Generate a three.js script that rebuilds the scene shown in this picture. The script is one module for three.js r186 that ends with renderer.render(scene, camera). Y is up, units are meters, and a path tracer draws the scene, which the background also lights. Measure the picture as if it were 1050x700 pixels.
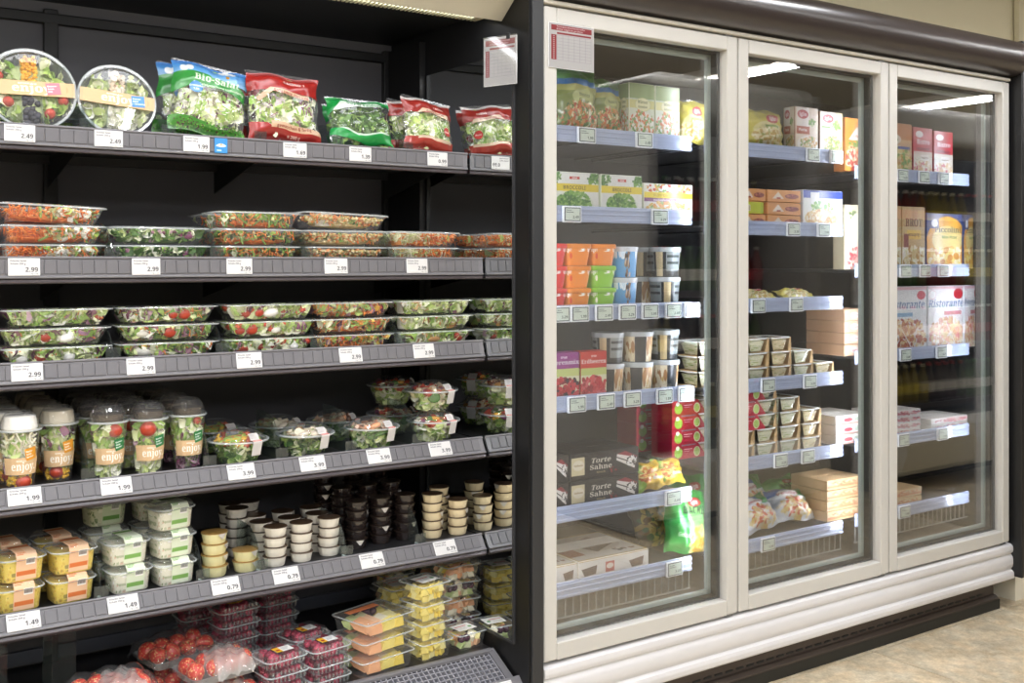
import * as THREE from 'three';
import { RoundedBoxGeometry } from 'three/addons/geometries/RoundedBoxGeometry.js';
import { mergeGeometries, toCreasedNormals } from 'three/addons/utils/BufferGeometryUtils.js';
import { RectAreaLightUniformsLib } from 'three/addons/lights/RectAreaLightUniformsLib.js';

// ---------- camera, light, exposure ----------
const scene = new THREE.Scene();
scene.background = new THREE.Color(0x000000);
const FL = 1094, ALPHA = Math.atan(FL / 1606), CX = -1.618, CY = 1.30, CZ = 2.232;
const SA = Math.sin(ALPHA), CA = Math.cos(ALPHA);
const camera = new THREE.PerspectiveCamera(2 * Math.atan(432 / FL) * 180 / Math.PI, 1050 / 864, 0.05, 60);
camera.setViewOffset(1050, 864, 0, 164, 1050, 700);          // level camera with the lens shifted down, so uprights stay upright
camera.position.set(CX, CY, CZ);
camera.lookAt(CX + SA, CY, CZ - CA);
const renderer = new THREE.WebGLRenderer();
renderer.toneMapping = THREE.LinearToneMapping;
renderer.toneMappingExposure = 3.0;
renderer.shadowMap.enabled = true;
RectAreaLightUniformsLib.init();
const LAMP = 42, CASELAMP = 3.2, LEDLAMP = 14;                   // radiance of ceiling tubes, case lamp, freezer strips

// direction seen at a pixel column, met at depth plane z
const xf = (px, z) => { const u = (px - 525) / FL; const rx = SA + CA * u, rz = -CA + SA * u; return CX + rx * (z - CZ) / rz; };

// ---------- helpers ----------
const rng = (s) => () => { s |= 0; s = s + 0x6D2B79F5 | 0; let t = Math.imul(s ^ s >>> 15, 1 | s); t = t + Math.imul(t ^ t >>> 7, 61 | t) ^ t; return ((t ^ t >>> 14) >>> 0) / 4294967296; };
const used = new Map();
const numbered = (n) => { const k = used.get(n) || 0; used.set(n, k + 1); return k ? n + '_' + String(k).padStart(3, '0') : n; };
const P3 = THREE.MeshPhysicalMaterial, M3 = THREE.MeshStandardMaterial;
const mat = (c, r = 0.6, o = {}) => new M3({ color: c, roughness: r, ...o });
const phy = (c, r, o = {}) => new P3({ color: c, roughness: r, ...o });
const C = (h) => new THREE.Color(h);
function setShadow(o) { o.castShadow = true; o.receiveShadow = true; return o; }
function part(parent, name, geo, m) { const o = setShadow(new THREE.Mesh(geo, m)); o.name = name; parent.add(o); return o; }
function thing(name, label, category, group, x = 0, y = 0, z = 0, ry = 0) {
  const o = new THREE.Group(); o.name = numbered(name); o.position.set(x, y, z); o.rotation.y = ry;
  o.userData = { label, category }; if (group) o.userData.group = group; scene.add(o); return o;
}
function struct(name, geo, m) { const o = setShadow(new THREE.Mesh(geo, m)); o.name = name; o.userData = { kind: 'structure' }; scene.add(o); return o; }
function structGroup(name) { const o = new THREE.Group(); o.name = name; o.userData = { kind: 'structure' }; scene.add(o); return o; }
function proto(build) { const g = new THREE.Group(); build(g); return g; }                          // parts of a kind, kept out of the scene
function place(p, name, label, category, group, x, y, z, ry = 0, s = 1) {                            // one more individual of that kind
  const o = p.clone(); o.name = numbered(name); o.position.set(x, y, z); o.rotation.y = ry; if (s !== 1) o.scale.setScalar(s);
  o.userData = { label, category }; if (group) o.userData.group = group; scene.add(o); return o;
}
const box = (w, h, d, x = 0, y = 0, z = 0) => new THREE.BoxGeometry(w, h, d).translate(x, y, z);
const rb = (w, h, d, r, x = 0, y = 0, z = 0, s = 1) => new RoundedBoxGeometry(w, h, d, s, Math.min(r, w / 2.01, h / 2.01, d / 2.01)).translate(x, y, z);
const merge = (l) => mergeGeometries(l.map((g) => { const n = g.index ? g.toNonIndexed() : g.clone(); for (const k of Object.keys(n.attributes)) if (!['position', 'normal', 'uv'].includes(k)) n.deleteAttribute(k); n.clearGroups(); return n; }));
function lathe(pts, seg = 32, p0 = 0, pl = Math.PI * 2, crease = 0.6) { return toCreasedNormals(new THREE.LatheGeometry(pts.map(([r, y]) => new THREE.Vector2(Math.max(r, 1e-5), y)), seg, p0, pl), crease); }
function extrudeX(pts, x0, x1) {                                                                      // profile of [z, y] swept along x
  const s = new THREE.Shape(pts.map(([z, y]) => new THREE.Vector2(-z, y)));
  const g = new THREE.ExtrudeGeometry(s, { depth: x1 - x0, bevelEnabled: false, curveSegments: 6 });
  g.rotateY(Math.PI / 2); return toCreasedNormals(g.translate(x0, 0, 0), 0.5);
}
function ringPts(w, d, r, n = 4) {                                                                    // rounded rectangle, n steps a corner
  const out = [], hw = w / 2, hd = d / 2; r = Math.min(r, hw, hd);
  for (const [sx, sz, a0] of [[1, 1, 0], [-1, 1, 1], [-1, -1, 2], [1, -1, 3]]) for (let k = 0; k <= n; k++) { const a = (a0 + k / n) * Math.PI / 2; out.push([sx * (hw - r) + r * Math.cos(a), sz * (hd - r) + r * Math.sin(a)]); }
  return out;
}
function loft(rings, capB = true, capT = false, crease = 0.7, n = 4) {                                // rings: [w, d, r, y, dx, dz]
  const p = [], ix = [], uv = []; let m = 0;
  rings.forEach(([w, d, r, y, dx = 0, dz = 0], k) => { const R = ringPts(w, d, r, n); m = R.length; R.forEach(([x, z], i) => { p.push(x + dx, y, z + dz); uv.push(i / m, k / (rings.length - 1)); }); });
  for (let k = 0; k + 1 < rings.length; k++) for (let i = 0; i < m; i++) { const a = k * m + i, b = k * m + (i + 1) % m, c = a + m, d = b + m; ix.push(a, c, b, b, c, d); }
  const cap = (k, up) => { const c = p.length / 3; const R = rings[k]; p.push(R[4] || 0, R[3], R[5] || 0); uv.push(.5, .5); for (let i = 0; i < m; i++) { const a = k * m + i, b = k * m + (i + 1) % m; up ? ix.push(c, b, a) : ix.push(c, a, b); } };
  if (capB) cap(0, false); if (capT) cap(rings.length - 1, true);
  const g = new THREE.BufferGeometry(); g.setAttribute('position', new THREE.Float32BufferAttribute(p, 3)); g.setAttribute('uv', new THREE.Float32BufferAttribute(uv, 2)); g.setIndex(ix);
  return toCreasedNormals(g, crease);
}
function canvasTex(w, h, draw) {
  const c = document.createElement('canvas'); c.width = w; c.height = h; const g = c.getContext('2d'); draw(g, w, h);
  const t = new THREE.CanvasTexture(c); t.colorSpace = THREE.SRGBColorSpace; t.anisotropy = 4; return t;
}
// value noise for surface grain
function noiseTex(size, seed, fn, srgb = true) {
  const r = rng(seed), lat = []; for (let o = 0; o < 6; o++) { const n = 4 << o; lat.push([n, Float32Array.from({ length: n * n }, r)]); }
  const nz = (u, v, o) => { const [n, a] = lat[o]; const x = u * n, y = v * n, i = Math.floor(x), j = Math.floor(y), fx = x - i, fy = y - j, s = (t) => t * t * (3 - 2 * t); const q = (I, J) => a[((J % n + n) % n) * n + ((I % n + n) % n)]; const A = s(fx), B = s(fy); return (q(i, j) * (1 - A) + q(i + 1, j) * A) * (1 - B) + (q(i, j + 1) * (1 - A) + q(i + 1, j + 1) * A) * B; };
  const d = new Uint8Array(size * size * 4);
  for (let y = 0; y < size; y++) for (let x = 0; x < size; x++) { const c = fn((o) => nz(x / size, y / size, o), r); for (let k = 0; k < 3; k++) d[(y * size + x) * 4 + k] = Math.max(0, Math.min(255, c[k])); d[(y * size + x) * 4 + 3] = 255; }
  const t = new THREE.DataTexture(d, size, size); t.magFilter = THREE.LinearFilter; t.wrapS = t.wrapT = THREE.RepeatWrapping; if (srgb) t.colorSpace = THREE.SRGBColorSpace; t.needsUpdate = true; return t;
}
function areaLight(w, h, L, color, pos, target) { const l = new THREE.RectAreaLight(color, L, w, h); l.position.set(...pos); l.lookAt(...target); scene.add(l); return l; }

// ---------- materials ----------
const grain = noiseTex(256, 5, (n) => { const v = 118 + 90 * (n(5) - .5) + 50 * (n(3) - .5); return [v, v, v]; }, false);
const K = {
  black: mat('#1b1b1c', .5), blackPanel: mat('#141415', .45), blackShelf: mat('#242325', .42), backWall: mat('#5a595d', .6),
  rail: mat('#777578', .4), railPad: mat('#6c6a6d', .5), railLip: mat('#4a4346', .35), mirror: new M3({ color: '#e9ecec', roughness: .015, metalness: 1 }),
  cream: mat('#c9c6bf', .38), creamWall: mat('#d8d0b4', .85), white: mat('#dad8d8', .35), brown: mat('#4b413b', .55), bumper: phy('#39312f', .3, { clearcoat: .5, clearcoatRoughness: .25 }),
  gasket: mat('#1d1f1f', .6), inner: mat('#aab8b2', .35), steel: mat('#8c8f92', .3, { metalness: .8 }), freezerIn: mat('#1e1f21', .5), freezerFloor: mat('#6d655c', .6),
  glass: phy('#ffffff', 0, { transmission: 1, thickness: 0, ior: 1.72 }),
  clear: phy('#ffffff', .03, { transmission: .955, thickness: 0, ior: 1.5 }), clearSoft: phy('#f4f8f8', .08, { transmission: .9, thickness: 0, ior: 1.5 }),
  rim: phy('#f2f6f6', .12, { transmission: .66, thickness: 0, ior: 1.5 }), film: phy('#ffffff', .06, { transmission: .96, thickness: 0, ior: 1.5 }),
  acrylic: phy('#dfe6e4', .04, { transmission: .97, thickness: 0, ior: 1.49 }),
  paper: mat('#f8f8f8', .8), channel: phy('#a2aec8', .22, { clearcoat: .7, clearcoatRoughness: .12 }), wire: mat('#8f8f8a', .4, { metalness: .3 }), blackWire: mat('#2a2a2b', .4),
  food: new M3({ color: '#ffffff', roughness: .5, vertexColors: true }),
};
// ---------- the shop itself ----------
const tileTex = [11, 12, 13].map((s) => noiseTex(256, s, (n, r) => { const v = (n(1) - .5) * 34 + (n(3) - .5) * 30 + (n(5) - .5) * 26 + (r() - .5) * 8, w = (n(2) - .5) * 10; return [202 + v + w, 186 + v, 158 + v - w]; }));
const tileMat = tileTex.map((t) => mat('#ffffff', .42, { map: t }));
{
  const fl = structGroup('floor');
  part(fl, 'floor_screed', box(16, .06, 10, 2, -.040, 3.4), mat('#8d8475', .8));
  const TS = .6, tg = rb(TS - .004, .01, TS - .004, .0015, 0, -.005, 0); const r = rng(3);
  for (let i = 0; i < 18; i++) for (let j = 0; j < 12; j++) { const t = part(fl, 'floor_tile', tg, tileMat[Math.floor(r() * 3)]); t.position.set(-2.52 + i * TS, 0, -.33 + j * TS); t.rotation.y = Math.floor(r() * 4) * Math.PI / 2; }
  struct('ceiling', box(16, .1, 10, 2, 3.25, 3.4), mat('#a39e96', .9));
  struct('wall_back', box(8.29, 3.2, .2, -1.855, 1.6, -.95), K.creamWall);
  struct('wall_back_recess', box(7.71, 3.2, .2, 6.145, 1.6, -.98), K.creamWall);
  struct('wall_left', box(.2, 3.2, 10, -5.9, 1.6, 3.4), K.creamWall);
  struct('wall_right', box(.2, 3.2, 10, 9.9, 1.6, 3.4), K.creamWall);
  struct('wall_front', box(16, 3.2, .2, 2, 1.6, 8.3), mat('#8d867a', .85));
  struct('wall_side', box(.9, 2.0, .8, 2.725, 1.0, -.46), mat('#e6e0cd', .8));
  const cd = thing('cable_duct', 'cream cable duct ending in a box high on the beige wall', 'duct', null, xf(1043, -.87), 2.42, -.86);
  part(cd, 'duct', rb(.05, .78, .03, .004, 0, .4, 0), K.creamWall); part(cd, 'end_box', rb(.08, .06, .05, .006, 0, -.02, .005), K.creamWall);
}
// ceiling tube lamps in three rows, tubes across the aisle
{
  const glow = new M3({ color: '#ffffff', emissive: '#fffaf2', emissiveIntensity: 9, roughness: .4 });
  const house = mat('#d9d7d2', .4);
  const p = proto((g) => { part(g, 'housing', rb(.16, .06, 1.56, .01, 0, .05, 0), house); part(g, 'tube', new THREE.CylinderGeometry(.018, .018, 1.5, 12).rotateX(Math.PI / 2).translate(0, 0, 0), glow); for (const s of [-1, 1]) part(g, 'end_cap', rb(.05, .05, .03, .004, 0, .005, s * .765), house); for (const s of [-1, 1]) part(g, 'hanger', new THREE.CylinderGeometry(.004, .004, .37, 6).translate(0, .265, s * .5), K.steel); });
  for (const z of [1.25, 3.75, 6.3]) for (const x of [-3.4, -1.9, -.5, 1.8, 4.5, 7.2]) {
    place(p, 'ceiling_lamp', z < 2 ? 'hanging tube lamp above the aisle between the freezers' : 'hanging tube lamp beyond the opposite cases', 'lamp', 'ceiling tube lamps', x, 2.75, z);
    areaLight(.05, 1.5, LAMP, '#f3f7ff', [x, 2.722, z], [x, 0, z]);
  }
}

// ---------- open refrigerated case: shell ----------
const XL = -2.6, XM = -.047;                                         // case runs out of frame on one side, mirror cheek on the other
const SH = [ { y: 1.60, z: -.284, t: .02 }, { y: 1.31, z: -.205, t: .08 }, { y: 1.088, z: -.2, t: .25 }, { y: .827, z: -.2, t: .48 }, { y: .565, z: -.2, t: .58 } ];
{
  const o = thing('refrigerated_case', 'black open refrigerated case with five shelves of salads and dips', 'fridge', null, 0, 0, 0);
  const L = XM - XL, mx = (XL + XM) / 2;
  part(o, 'back_panel', box(L, 2.0, .04, mx, 1.0, -.765), K.backWall);
  for (const px of [403, 60]) part(o, 'upright', rb(.035, 1.75, .02, .003, xf(px, -.74) - .02, 1.08, -.738), K.black);
  part(o, 'canopy', merge([box(L, .2, .62, mx, 2.075, -.445), box(L, .2, .14, mx, 2.1, -.07)]), K.blackPanel);
  part(o, 'canopy_strip', rb(L, .028, .016, .004, mx, 1.93, -.735), K.black);
  const lh = part(o, 'lamp_housing', extrudeX([[-.135, 1.972], [-.123, 1.937], [-.06, 1.985], [0.0, 2.06], [-.02, 2.075], [-.135, 1.99]], XL, XM), mat('#d6d1bf', .6));
  const dg = []; for (let x = XM - .006; x > -1.4; x -= .012) dg.push(box(.005, .014, .11, x, 1.966, -.195));
  part(o, 'lamp_louver', merge(dg), mat('#b9b596', .5));
  part(o, 'lamp_tube', new THREE.CylinderGeometry(.008, .008, L - .04, 10).rotateZ(Math.PI / 2).translate(mx, 1.985, -.195), new M3({ color: '#fff', emissive: '#fff4e2', emissiveIntensity: 3 }));
  areaLight(L - .06, .07, CASELAMP, '#f8faff', [mx, 1.955, -.195], [mx, .7, -.62]);
  // cheek with mirror
  part(o, 'end_panel', merge([box(.043, 2.15, .80, -.0235, 1.075, -.4)]), K.blackPanel);
  part(o, 'panel_trim', rb(.036, 2.14, .012, .004, -.022, 1.07, .004), mat('#2c2d2f', .4));
  const mi = part(o, 'mirror', box(.004, 1.541, .452, XM + .0002, 1.0785, -.294), K.mirror);
  part(mi, 'mirror_edge', merge([box(.008, 1.55, .006, XM - .0005, 1.0785, -.065), box(.006, .006, .452, XM - .001, .305, -.294)]), mat('#3a3a3c', .35));
  part(o, 'side_post', box(.02, 1.7, .2, XM - .010, 1.1, -.63), K.blackPanel);
  // deck, honeycomb return and front
  part(o, 'deck', box(L, .03, .595, mx, .245, -.4525), mat('#2a2829', .4));
  part(o, 'deck_rear_strip', rb(L, .035, .012, .003, mx, .285, -.735), mat('#5b5e68', .3));
  part(o, 'base', box(L, .2, .70, mx, .10, -.40), K.blackPanel);
  const gz = -.115, gy = .265, tilt = Math.atan2(.05, .10);
  const gr = part(o, 'return_grille', merge([rb(.8, .012, .018, .003, XM - .41, .261, -.156), rb(.8, .012, .018, .003, XM - .41, .206, -.048), box(.02, .012, .125, XM - .015, 0, 0).rotateX(0).applyMatrix4(new THREE.Matrix4().makeRotationX(tilt).setPosition(0, .234, -.103)), box(.78, .002, .11, XM - .41, 0, 0).applyMatrix4(new THREE.Matrix4().makeRotationX(tilt).setPosition(0, .224, -.103))]), K.rail);
  const cell = []; const M = new THREE.Matrix4().makeRotationX(tilt).setPosition(0, .232, -.103);
  for (let x = XM - .028; x > XM - .79; x -= .0145) cell.push(box(.0025, .012, .1, x, 0, 0).applyMatrix4(M));
  for (let k = -3; k <= 3; k++) cell.push(box(.76, .012, .0025, XM - .41, 0, k * .0145).applyMatrix4(M));
  part(gr, 'grille_mesh', merge(cell), mat('#9b9aa0', .4));
  part(o, 'front_bumper', extrudeX([[-.06, .205], [-.045, .228], [-.004, .188], [.03, .1], [.03, 0], [-.06, 0]], XL, -.004), K.rail);
}
// ---------- shelves with ridged price rails ----------
const padG = {}; 
const shelfWords = ['top shelf, shallow', 'second shelf from the top', 'third shelf from the top', 'fourth shelf from the top', 'lowest shelf'];
const holds = ['bagged salads and round bowls', 'grain and carrot salad trays', 'leaf salad trays', 'salad cups and bowls', 'dip tubs and small pots'];
function railFrame(i) { const s = SH[i]; const g = new THREE.Matrix4().makeRotationX(-s.t).setPosition(0, s.y - .022, s.z); return g; }
SH.forEach((s, i) => {
  const o = thing('shelf', `dark metal shelf holding ${holds[i]}`, 'shelf', null, 0, 0, 0);
  const L = XM - .006 - XL, mx = (XM - .006 + XL) / 2, back = -.72, front = s.z - .012;
  part(o, 'shelf_plate', merge([box(L, .016, front - back, mx, s.y - .020, (front + back) / 2), box(L, .03, .012, mx, s.y - .035, back + .02)]), K.blackShelf);
  const rg = new THREE.Group(); rg.name = 'price_rail'; o.add(rg); rg.position.set(0, s.y - .022, s.z); rg.rotation.x = -s.t;
  part(rg, 'rail_body', merge([rb(L, .040, .008, .002, mx, 0, -.004), rb(L, .005, .012, .0015, mx, .0205, -.003), rb(L, .006, .010, .002, mx, -.0215, -.002)]), K.rail);
  part(rg, 'rail_lip', rb(L, .010, .016, .003, mx, -.030, -.010), K.railLip);
  const pw = i ? .0255 : .030, pg = rb(pw - .0016, .030, .003, .0012, 0, 0, .0008);
  for (let x = XM - .02 - pw / 2, k = 0; x > -1.36; x -= pw, k++) { const p = part(rg, 'rail_segment', pg, K.railPad); p.position.set(x, 0, 0); }
  for (const px of [470 + i * 4, 280, 90]) part(o, 'bracket', extrudeX([[front, s.y - .03], [back, s.y - .03], [back, s.y - .11], [front - .1, s.y - .045]], xf(px, s.z) - .0015, xf(px, s.z) + .0015), K.black);
  // shoulder rail seen at the end of the run
});
// price cards in the rails
const priceTex = new Map();
function cardTex(price) {
  const k = price; if (!priceTex.has(k)) priceTex.set(k, canvasTex(128, 76, (g, w, h) => {
    g.fillStyle = '#dcdad8'; g.fillRect(0, 0, w, h); g.fillStyle = '#4a484e'; g.font = 'bold 11px sans-serif'; g.fillText('Frische Salat', 6, 14); g.fillText('Schale 250 g', 6, 27);
    g.fillStyle = '#2e2c32'; g.font = 'bold 28px sans-serif'; g.textAlign = 'right'; g.fillText(price, w - 6, 60); g.font = '8px sans-serif'; g.fillText('1 kg 11.96', w - 6, 71);
  })); return priceTex.get(k);
}
const cardMat = new Map(); const cm = (p) => { const k = p; if (!cardMat.has(k)) cardMat.set(k, mat('#ffffff', .55, { map: cardTex(p) })); return cardMat.get(k); };
const cardG = new THREE.PlaneGeometry(.060, .0355), cardB = rb(.062, .037, .0016, .0006, 0, 0, -.0011);
function card(i, px, price, w, label) {
  const s = SH[i], o = thing('price_card', label, 'price tag', 'price cards in the shelf rails', xf(px, s.z), s.y - .022, s.z);
  o.rotation.x = -s.t; const g = new THREE.Group(); 
  const b = part(o, 'card', cardB, K.paper); b.position.z = .0045; b.scale.x = w / .062; const f = part(o, 'print', cardG, cm(price)); f.position.z = .0049; f.scale.x = w / .062;
}
const under = [
  [[20, '2.49', 'the corn and olive salad bowl'], [111, '2.49', 'the chicken cube salad bowl'], [201, '1.99', 'the blue and green salad bag'], [302, '1.69', 'the large red salad bag'], [369, '1.39', 'the green salad bag'], [448, '0.99', 'the small red salad bag']],
  [[24.5, '2.99', 'the carrot and feta trays'], [149.5, '2.99', 'the herb and onion trays'], [245, '2.99', 'the green bean trays'], [344, '2.99', 'the couscous trays'], [427, '2.99', 'the sprout and carrot trays']],
  [[27.5, '2.99', 'the mozzarella leaf salad trays'], [144, '2.99', 'the egg salad trays'], [255, '2.99', 'the tomato feta trays'], [359, '2.99', 'the pepper and noodle trays'], [434, '2.99', 'the chicken salad trays']],
  [[25, '1.99', 'the white capped salad cups'], [119, '1.99', 'the clear domed salad cups'], [247, '3.99', 'the pepper topped bowl'], [320, '3.99', 'the mushroom topped bowl'], [388, '3.99', 'the salmon topped bowl'], [451, '3.99', 'the two stacked bowls']],
  [[24, '1.49', 'the yellow salad tubs'], [126, '1.49', 'the herb cream tubs'], [231, '0.79', 'the pale yellow pots'], [293, '0.79', 'the white dessert pots'], [381, '0.79', 'the black dessert pots'], [456, '0.79', 'the cream coloured pots']],
];
under.forEach((l, i) => l.forEach(([px, p, what]) => card(i, px, p, i > 2 ? .066 : .062, `white price card reading ${p} in the rail under ${what}`)));
{ // blue promotion card
  const s = SH[0], o = thing('promotion_card', 'small blue promotion card in the top shelf rail', 'card', null, xf(226, s.z), s.y - .022, s.z); o.rotation.x = -s.t;
  part(o, 'card', rb(.032, .036, .0016, .0006, 0, 0, .004), mat('#3b8fd0', .5));
  const f = part(o, 'print', new THREE.PlaneGeometry(.030, .034), mat('#fff', .5, { map: canvasTex(64, 72, (g) => { g.fillStyle = '#3b8fd0'; g.fillRect(0, 0, 64, 72); g.fillStyle = '#f2f2ea'; g.beginPath(); g.moveTo(4, 38); g.quadraticCurveTo(32, 14, 60, 38); g.quadraticCurveTo(32, 48, 4, 38); g.fill(); g.fillStyle = '#e0a030'; g.fillRect(28, 27, 9, 7); g.fillStyle = '#e8f4ff'; g.fillRect(10, 58, 24, 5); }) })); f.position.z = .0052;
}
{ // bottom rail cards
  for (const [px, lab] of [[480, 'white price card on the lower front rail under the pineapple boxes'], [516, 'white price card on the lower front rail beside the mirror panel']]) {
    const o = thing('price_card', lab, 'price tag', 'price cards in the shelf rails', xf(px, -.022), .210, -.022); o.rotation.x = -.83; part(o, 'card', rb(.062, .04, .0016, .0006, 0, 0, .004), K.paper); const f = part(o, 'print', cardG, cm('1.99')); f.position.z = .0052;
  }
}
// printed check lists on the cheek and on the freezer door
const listTex = canvasTex(160, 200, (g, w, h) => {
  g.fillStyle = '#e6e3e2'; g.fillRect(0, 0, w, h); g.fillStyle = '#b02a32'; g.fillRect(8, 8, w - 16, 24); g.fillRect(8, 52, 18, 112); g.fillRect(28, 40, w - 38, 8);
  g.fillStyle = '#f3d8d8'; g.font = 'bold 10px sans-serif'; g.fillText('Temperaturkontrolle', 26, 18); g.fillText('Bitte täglich prüfen', 26, 29); g.strokeStyle = '#b9b4bb'; g.lineWidth = 1;
  for (let k = 0; k <= 8; k++) { g.beginPath(); g.moveTo(28, 52 + k * 14); g.lineTo(w - 10, 52 + k * 14); g.stroke(); } for (let k = 0; k <= 6; k++) { g.beginPath(); g.moveTo(28 + k * 20.3, 52); g.lineTo(28 + k * 20.3, 164); g.stroke(); }
  g.fillStyle = '#f3d8d8'; for (let k = 0; k < 12; k++) g.fillRect(14, 56 + k * 9, 6, 4);
});
const listMat = mat('#b4b4b4', .6, { map: listTex });
{
  const z0 = -.19, z1 = -.04, o = thing('check_list', 'printed red and white check list hung on the mirrored end panel', 'notice', null, XM - .030, 1.822, -.084); o.rotation.y = -1.2; o.rotation.z = .0;
  part(o, 'sheet', rb(.105, .125, .0012, .0004), K.paper); const f = part(o, 'print', new THREE.PlaneGeometry(.103, .123), listMat); f.position.z = .0009; const s = part(o, 'sleeve', box(.109, .131, .0002, 0, .001, .0014), K.film); part(o, 'clip', rb(.012, .016, .006, .002, .025, .063, 0), K.black);
}
// ---------- three-door freezer: shell and doors ----------
const DW = .7125, FX = 2.1375, FB = .262, FT = 1.962;
const freezer = thing('glass_door_freezer', 'tall freezer with three cream framed glass doors and dark rounded top', 'freezer', null, 0, 0, 0);
{
  const o = freezer;
  part(o, 'back_wall', box(FX + .10, 1.78, .04, FX / 2 + .05, 1.11, -.80), K.freezerIn);
  part(o, 'inner_ceiling', box(FX + .10, .04, .70, FX / 2 + .05, 1.99, -.44), K.freezerIn);
  part(o, 'inner_floor', box(FX + .10, .04, .70, FX / 2 + .05, .235, -.44), K.freezerFloor);
  const vg = []; for (let x = .05; x < FX; x += .018) vg.push(box(.006, .006, .11, x, .258, -.15)); vg.push(box(FX - .06, .006, .006, FX / 2, .260, -.10), box(FX - .06, .006, .006, FX / 2, .260, -.20), box(FX - .06, .006, .006, FX / 2, .260, -.15));
  part(o, 'air_grille', merge(vg), mat('#8c857a', .5));
  for (const x of [.012, FX + .092]) part(o, 'side_wall', box(.022, 1.74, .70, x, 1.11, -.44), K.freezerIn);
  part(o, 'end_panel', merge([rb(.06, 1.985, .06, .006, FX + .045, 1.1225, .010), rb(.018, 1.985, .80, .004, FX + .115, 1.1225, -.42), rb(.06, 1.985, .03, .004, FX + .095, 1.1225, -.035)]), mat('#1a1a1b', .35));
  part(o, 'head_rail', merge([box(FX, .05, .07, FX / 2, 1.99, -.055), rb(FX, .012, .03, .004, FX / 2, 1.973, -.01)]), mat('#c9c3b6', .35));
  const bp = [[-.08, 1.985]]; for (let k = 0; k <= 12; k++) { const a = -Math.PI / 2 + k / 12 * Math.PI; bp.push([.005 + .07 * Math.cos(a), 2.05 + .065 * Math.sin(a)]); } bp.push([-.08, 2.115]);
  part(o, 'rounded_canopy', extrudeX(bp, .002, FX + .01), K.bumper);
  part(o, 'top_cover', box(FX, .02, .74, FX / 2, 2.10, -.44), K.blackPanel);
  part(o, 'sill_gap', box(FX, .03, .05, FX / 2, .248, -.06), K.gasket);
  // white ribbed plinth: three bulges
  const wp = [[-.08, .252], [-.012, .252]]; const bulge = (y0, y1, d) => { for (let k = 0; k <= 6; k++) { const t = k / 6; wp.push([d * Math.sin(Math.PI * t) ** .4 * .62 - .004, y0 + (y1 - y0) * t]); } }; bulge(.250, .215, .014); bulge(.213, .158, .014); bulge(.156, .118, .020); wp.push([-.08, .116]);
  part(o, 'plinth_cover', extrudeX(wp, .002, FX + .02), K.white);
  part(o, 'plinth_recess', box(FX, .085, .02, FX / 2, .085, -.075), K.brown);
  const sl = []; for (let x = .2; x < FX - .05; x += .045) sl.push(box(.03, .005, .004, x, .062, -.064)); part(o, 'vent_slots', merge(sl), K.gasket);
  part(o, 'plinth_ledge', extrudeX([[-.09, .055], [-.055, .05], [-.045, .042], [-.045, .034], [-.09, .034]], .002, FX + .0), K.brown);
  part(o, 'kick_plate', box(FX + .02, .036, .02, FX / 2, .018, -.055), mat('#23231f', .5));
  // lamp strips behind the uprights
  const led = new M3({ color: '#fff', emissive: '#e8f0ff', emissiveIntensity: 10 });
  for (let k = 0; k <= 3; k++) {
    const x = k === 0 ? .03 : k === 3 ? FX - .03 : k * DW;
    part(o, 'mullion', rb(.05, 1.70, .055, .006, x, 1.11, -.0755), mat('#4a4d4f', .4));
    for (const s of [-1, 1]) {
      if ((k === 0 && s < 0) || (k === 3 && s > 0)) continue;
      const px = x + s * .006, pz = -.1055;
      const st = part(o, 'lamp_strip', box(.009, 1.5, .004, px, 1.11, pz), led);
      areaLight(.010, 1.5, LEDLAMP, '#eef3ff', [px, 1.11, pz - .003], [px + s * .8, 1.11, pz - 1]);
    }
  }
}
function makeDoor(g) {
  const w = DW - .006, h = FT - FB, f = .042, d = .034;
  const fr = part(g, 'door_frame', merge([rb(f, h, d, .004, -w / 2 + f / 2, h / 2, 0), rb(f, h, d, .004, w / 2 - f / 2, h / 2, 0), rb(w - 2 * f, f + .004, d, .004, 0, f / 2, 0), rb(w - 2 * f, f, d, .004, 0, h - f / 2, 0)]), K.cream);
  for (const y of [-.004, h + .004]) part(fr, 'hinge', rb(.03, .006, .012, .001, w / 2 - .03, y, .006), K.steel);
  const iw = w - 2 * f, ih = h - 2 * f, a = .006;
  part(g, 'gasket', merge([box(a, ih, .028, -iw / 2 + a / 2, h / 2, -.034), box(a, ih, .028, iw / 2 - a / 2, h / 2, -.034), box(iw, a, .028, 0, f + a / 2 + .002, -.034), box(iw, a, .028, 0, h - f - a / 2, -.034)]), K.gasket);
  const b = .026; part(g, 'inner_frame', merge([box(b, ih + .02, .012, -iw / 2 + b / 2 - .006, h / 2, -.052), box(b, ih + .02, .012, iw / 2 - b / 2 + .006, h / 2, -.052), box(iw - .02, b, .012, 0, f + b / 2 - .006, -.052), box(iw - .02, b, .012, 0, h - f - b / 2 + .006, -.052)]), K.inner);
  part(g, 'glass_pane', box(iw, ih, .004, 0, h / 2, -.006), K.glass);
  part(g, 'glass_pane', box(iw - .002, ih - .002, .004, 0, h / 2, -.040), K.glass);
}
for (let k = 0; k < 3; k++) { const d = new THREE.Group(); d.name = 'door'; makeDoor(d); d.position.set((k + .5) * DW, FB, -.017); freezer.add(d); }
{
  const o = thing('check_list', 'printed red and white check list taped to the first freezer door', 'notice', null, xf(586, .003), 1.862, .003);
  part(o, 'sheet', rb(.150, .118, .0012, .0004), K.paper); const f = part(o, 'print', new THREE.PlaneGeometry(.148, .116), listMat); f.position.z = .0009; part(o, 'tape', rb(.03, .012, .0006, .0002, .05, .058, .001), K.film);
}
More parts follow.
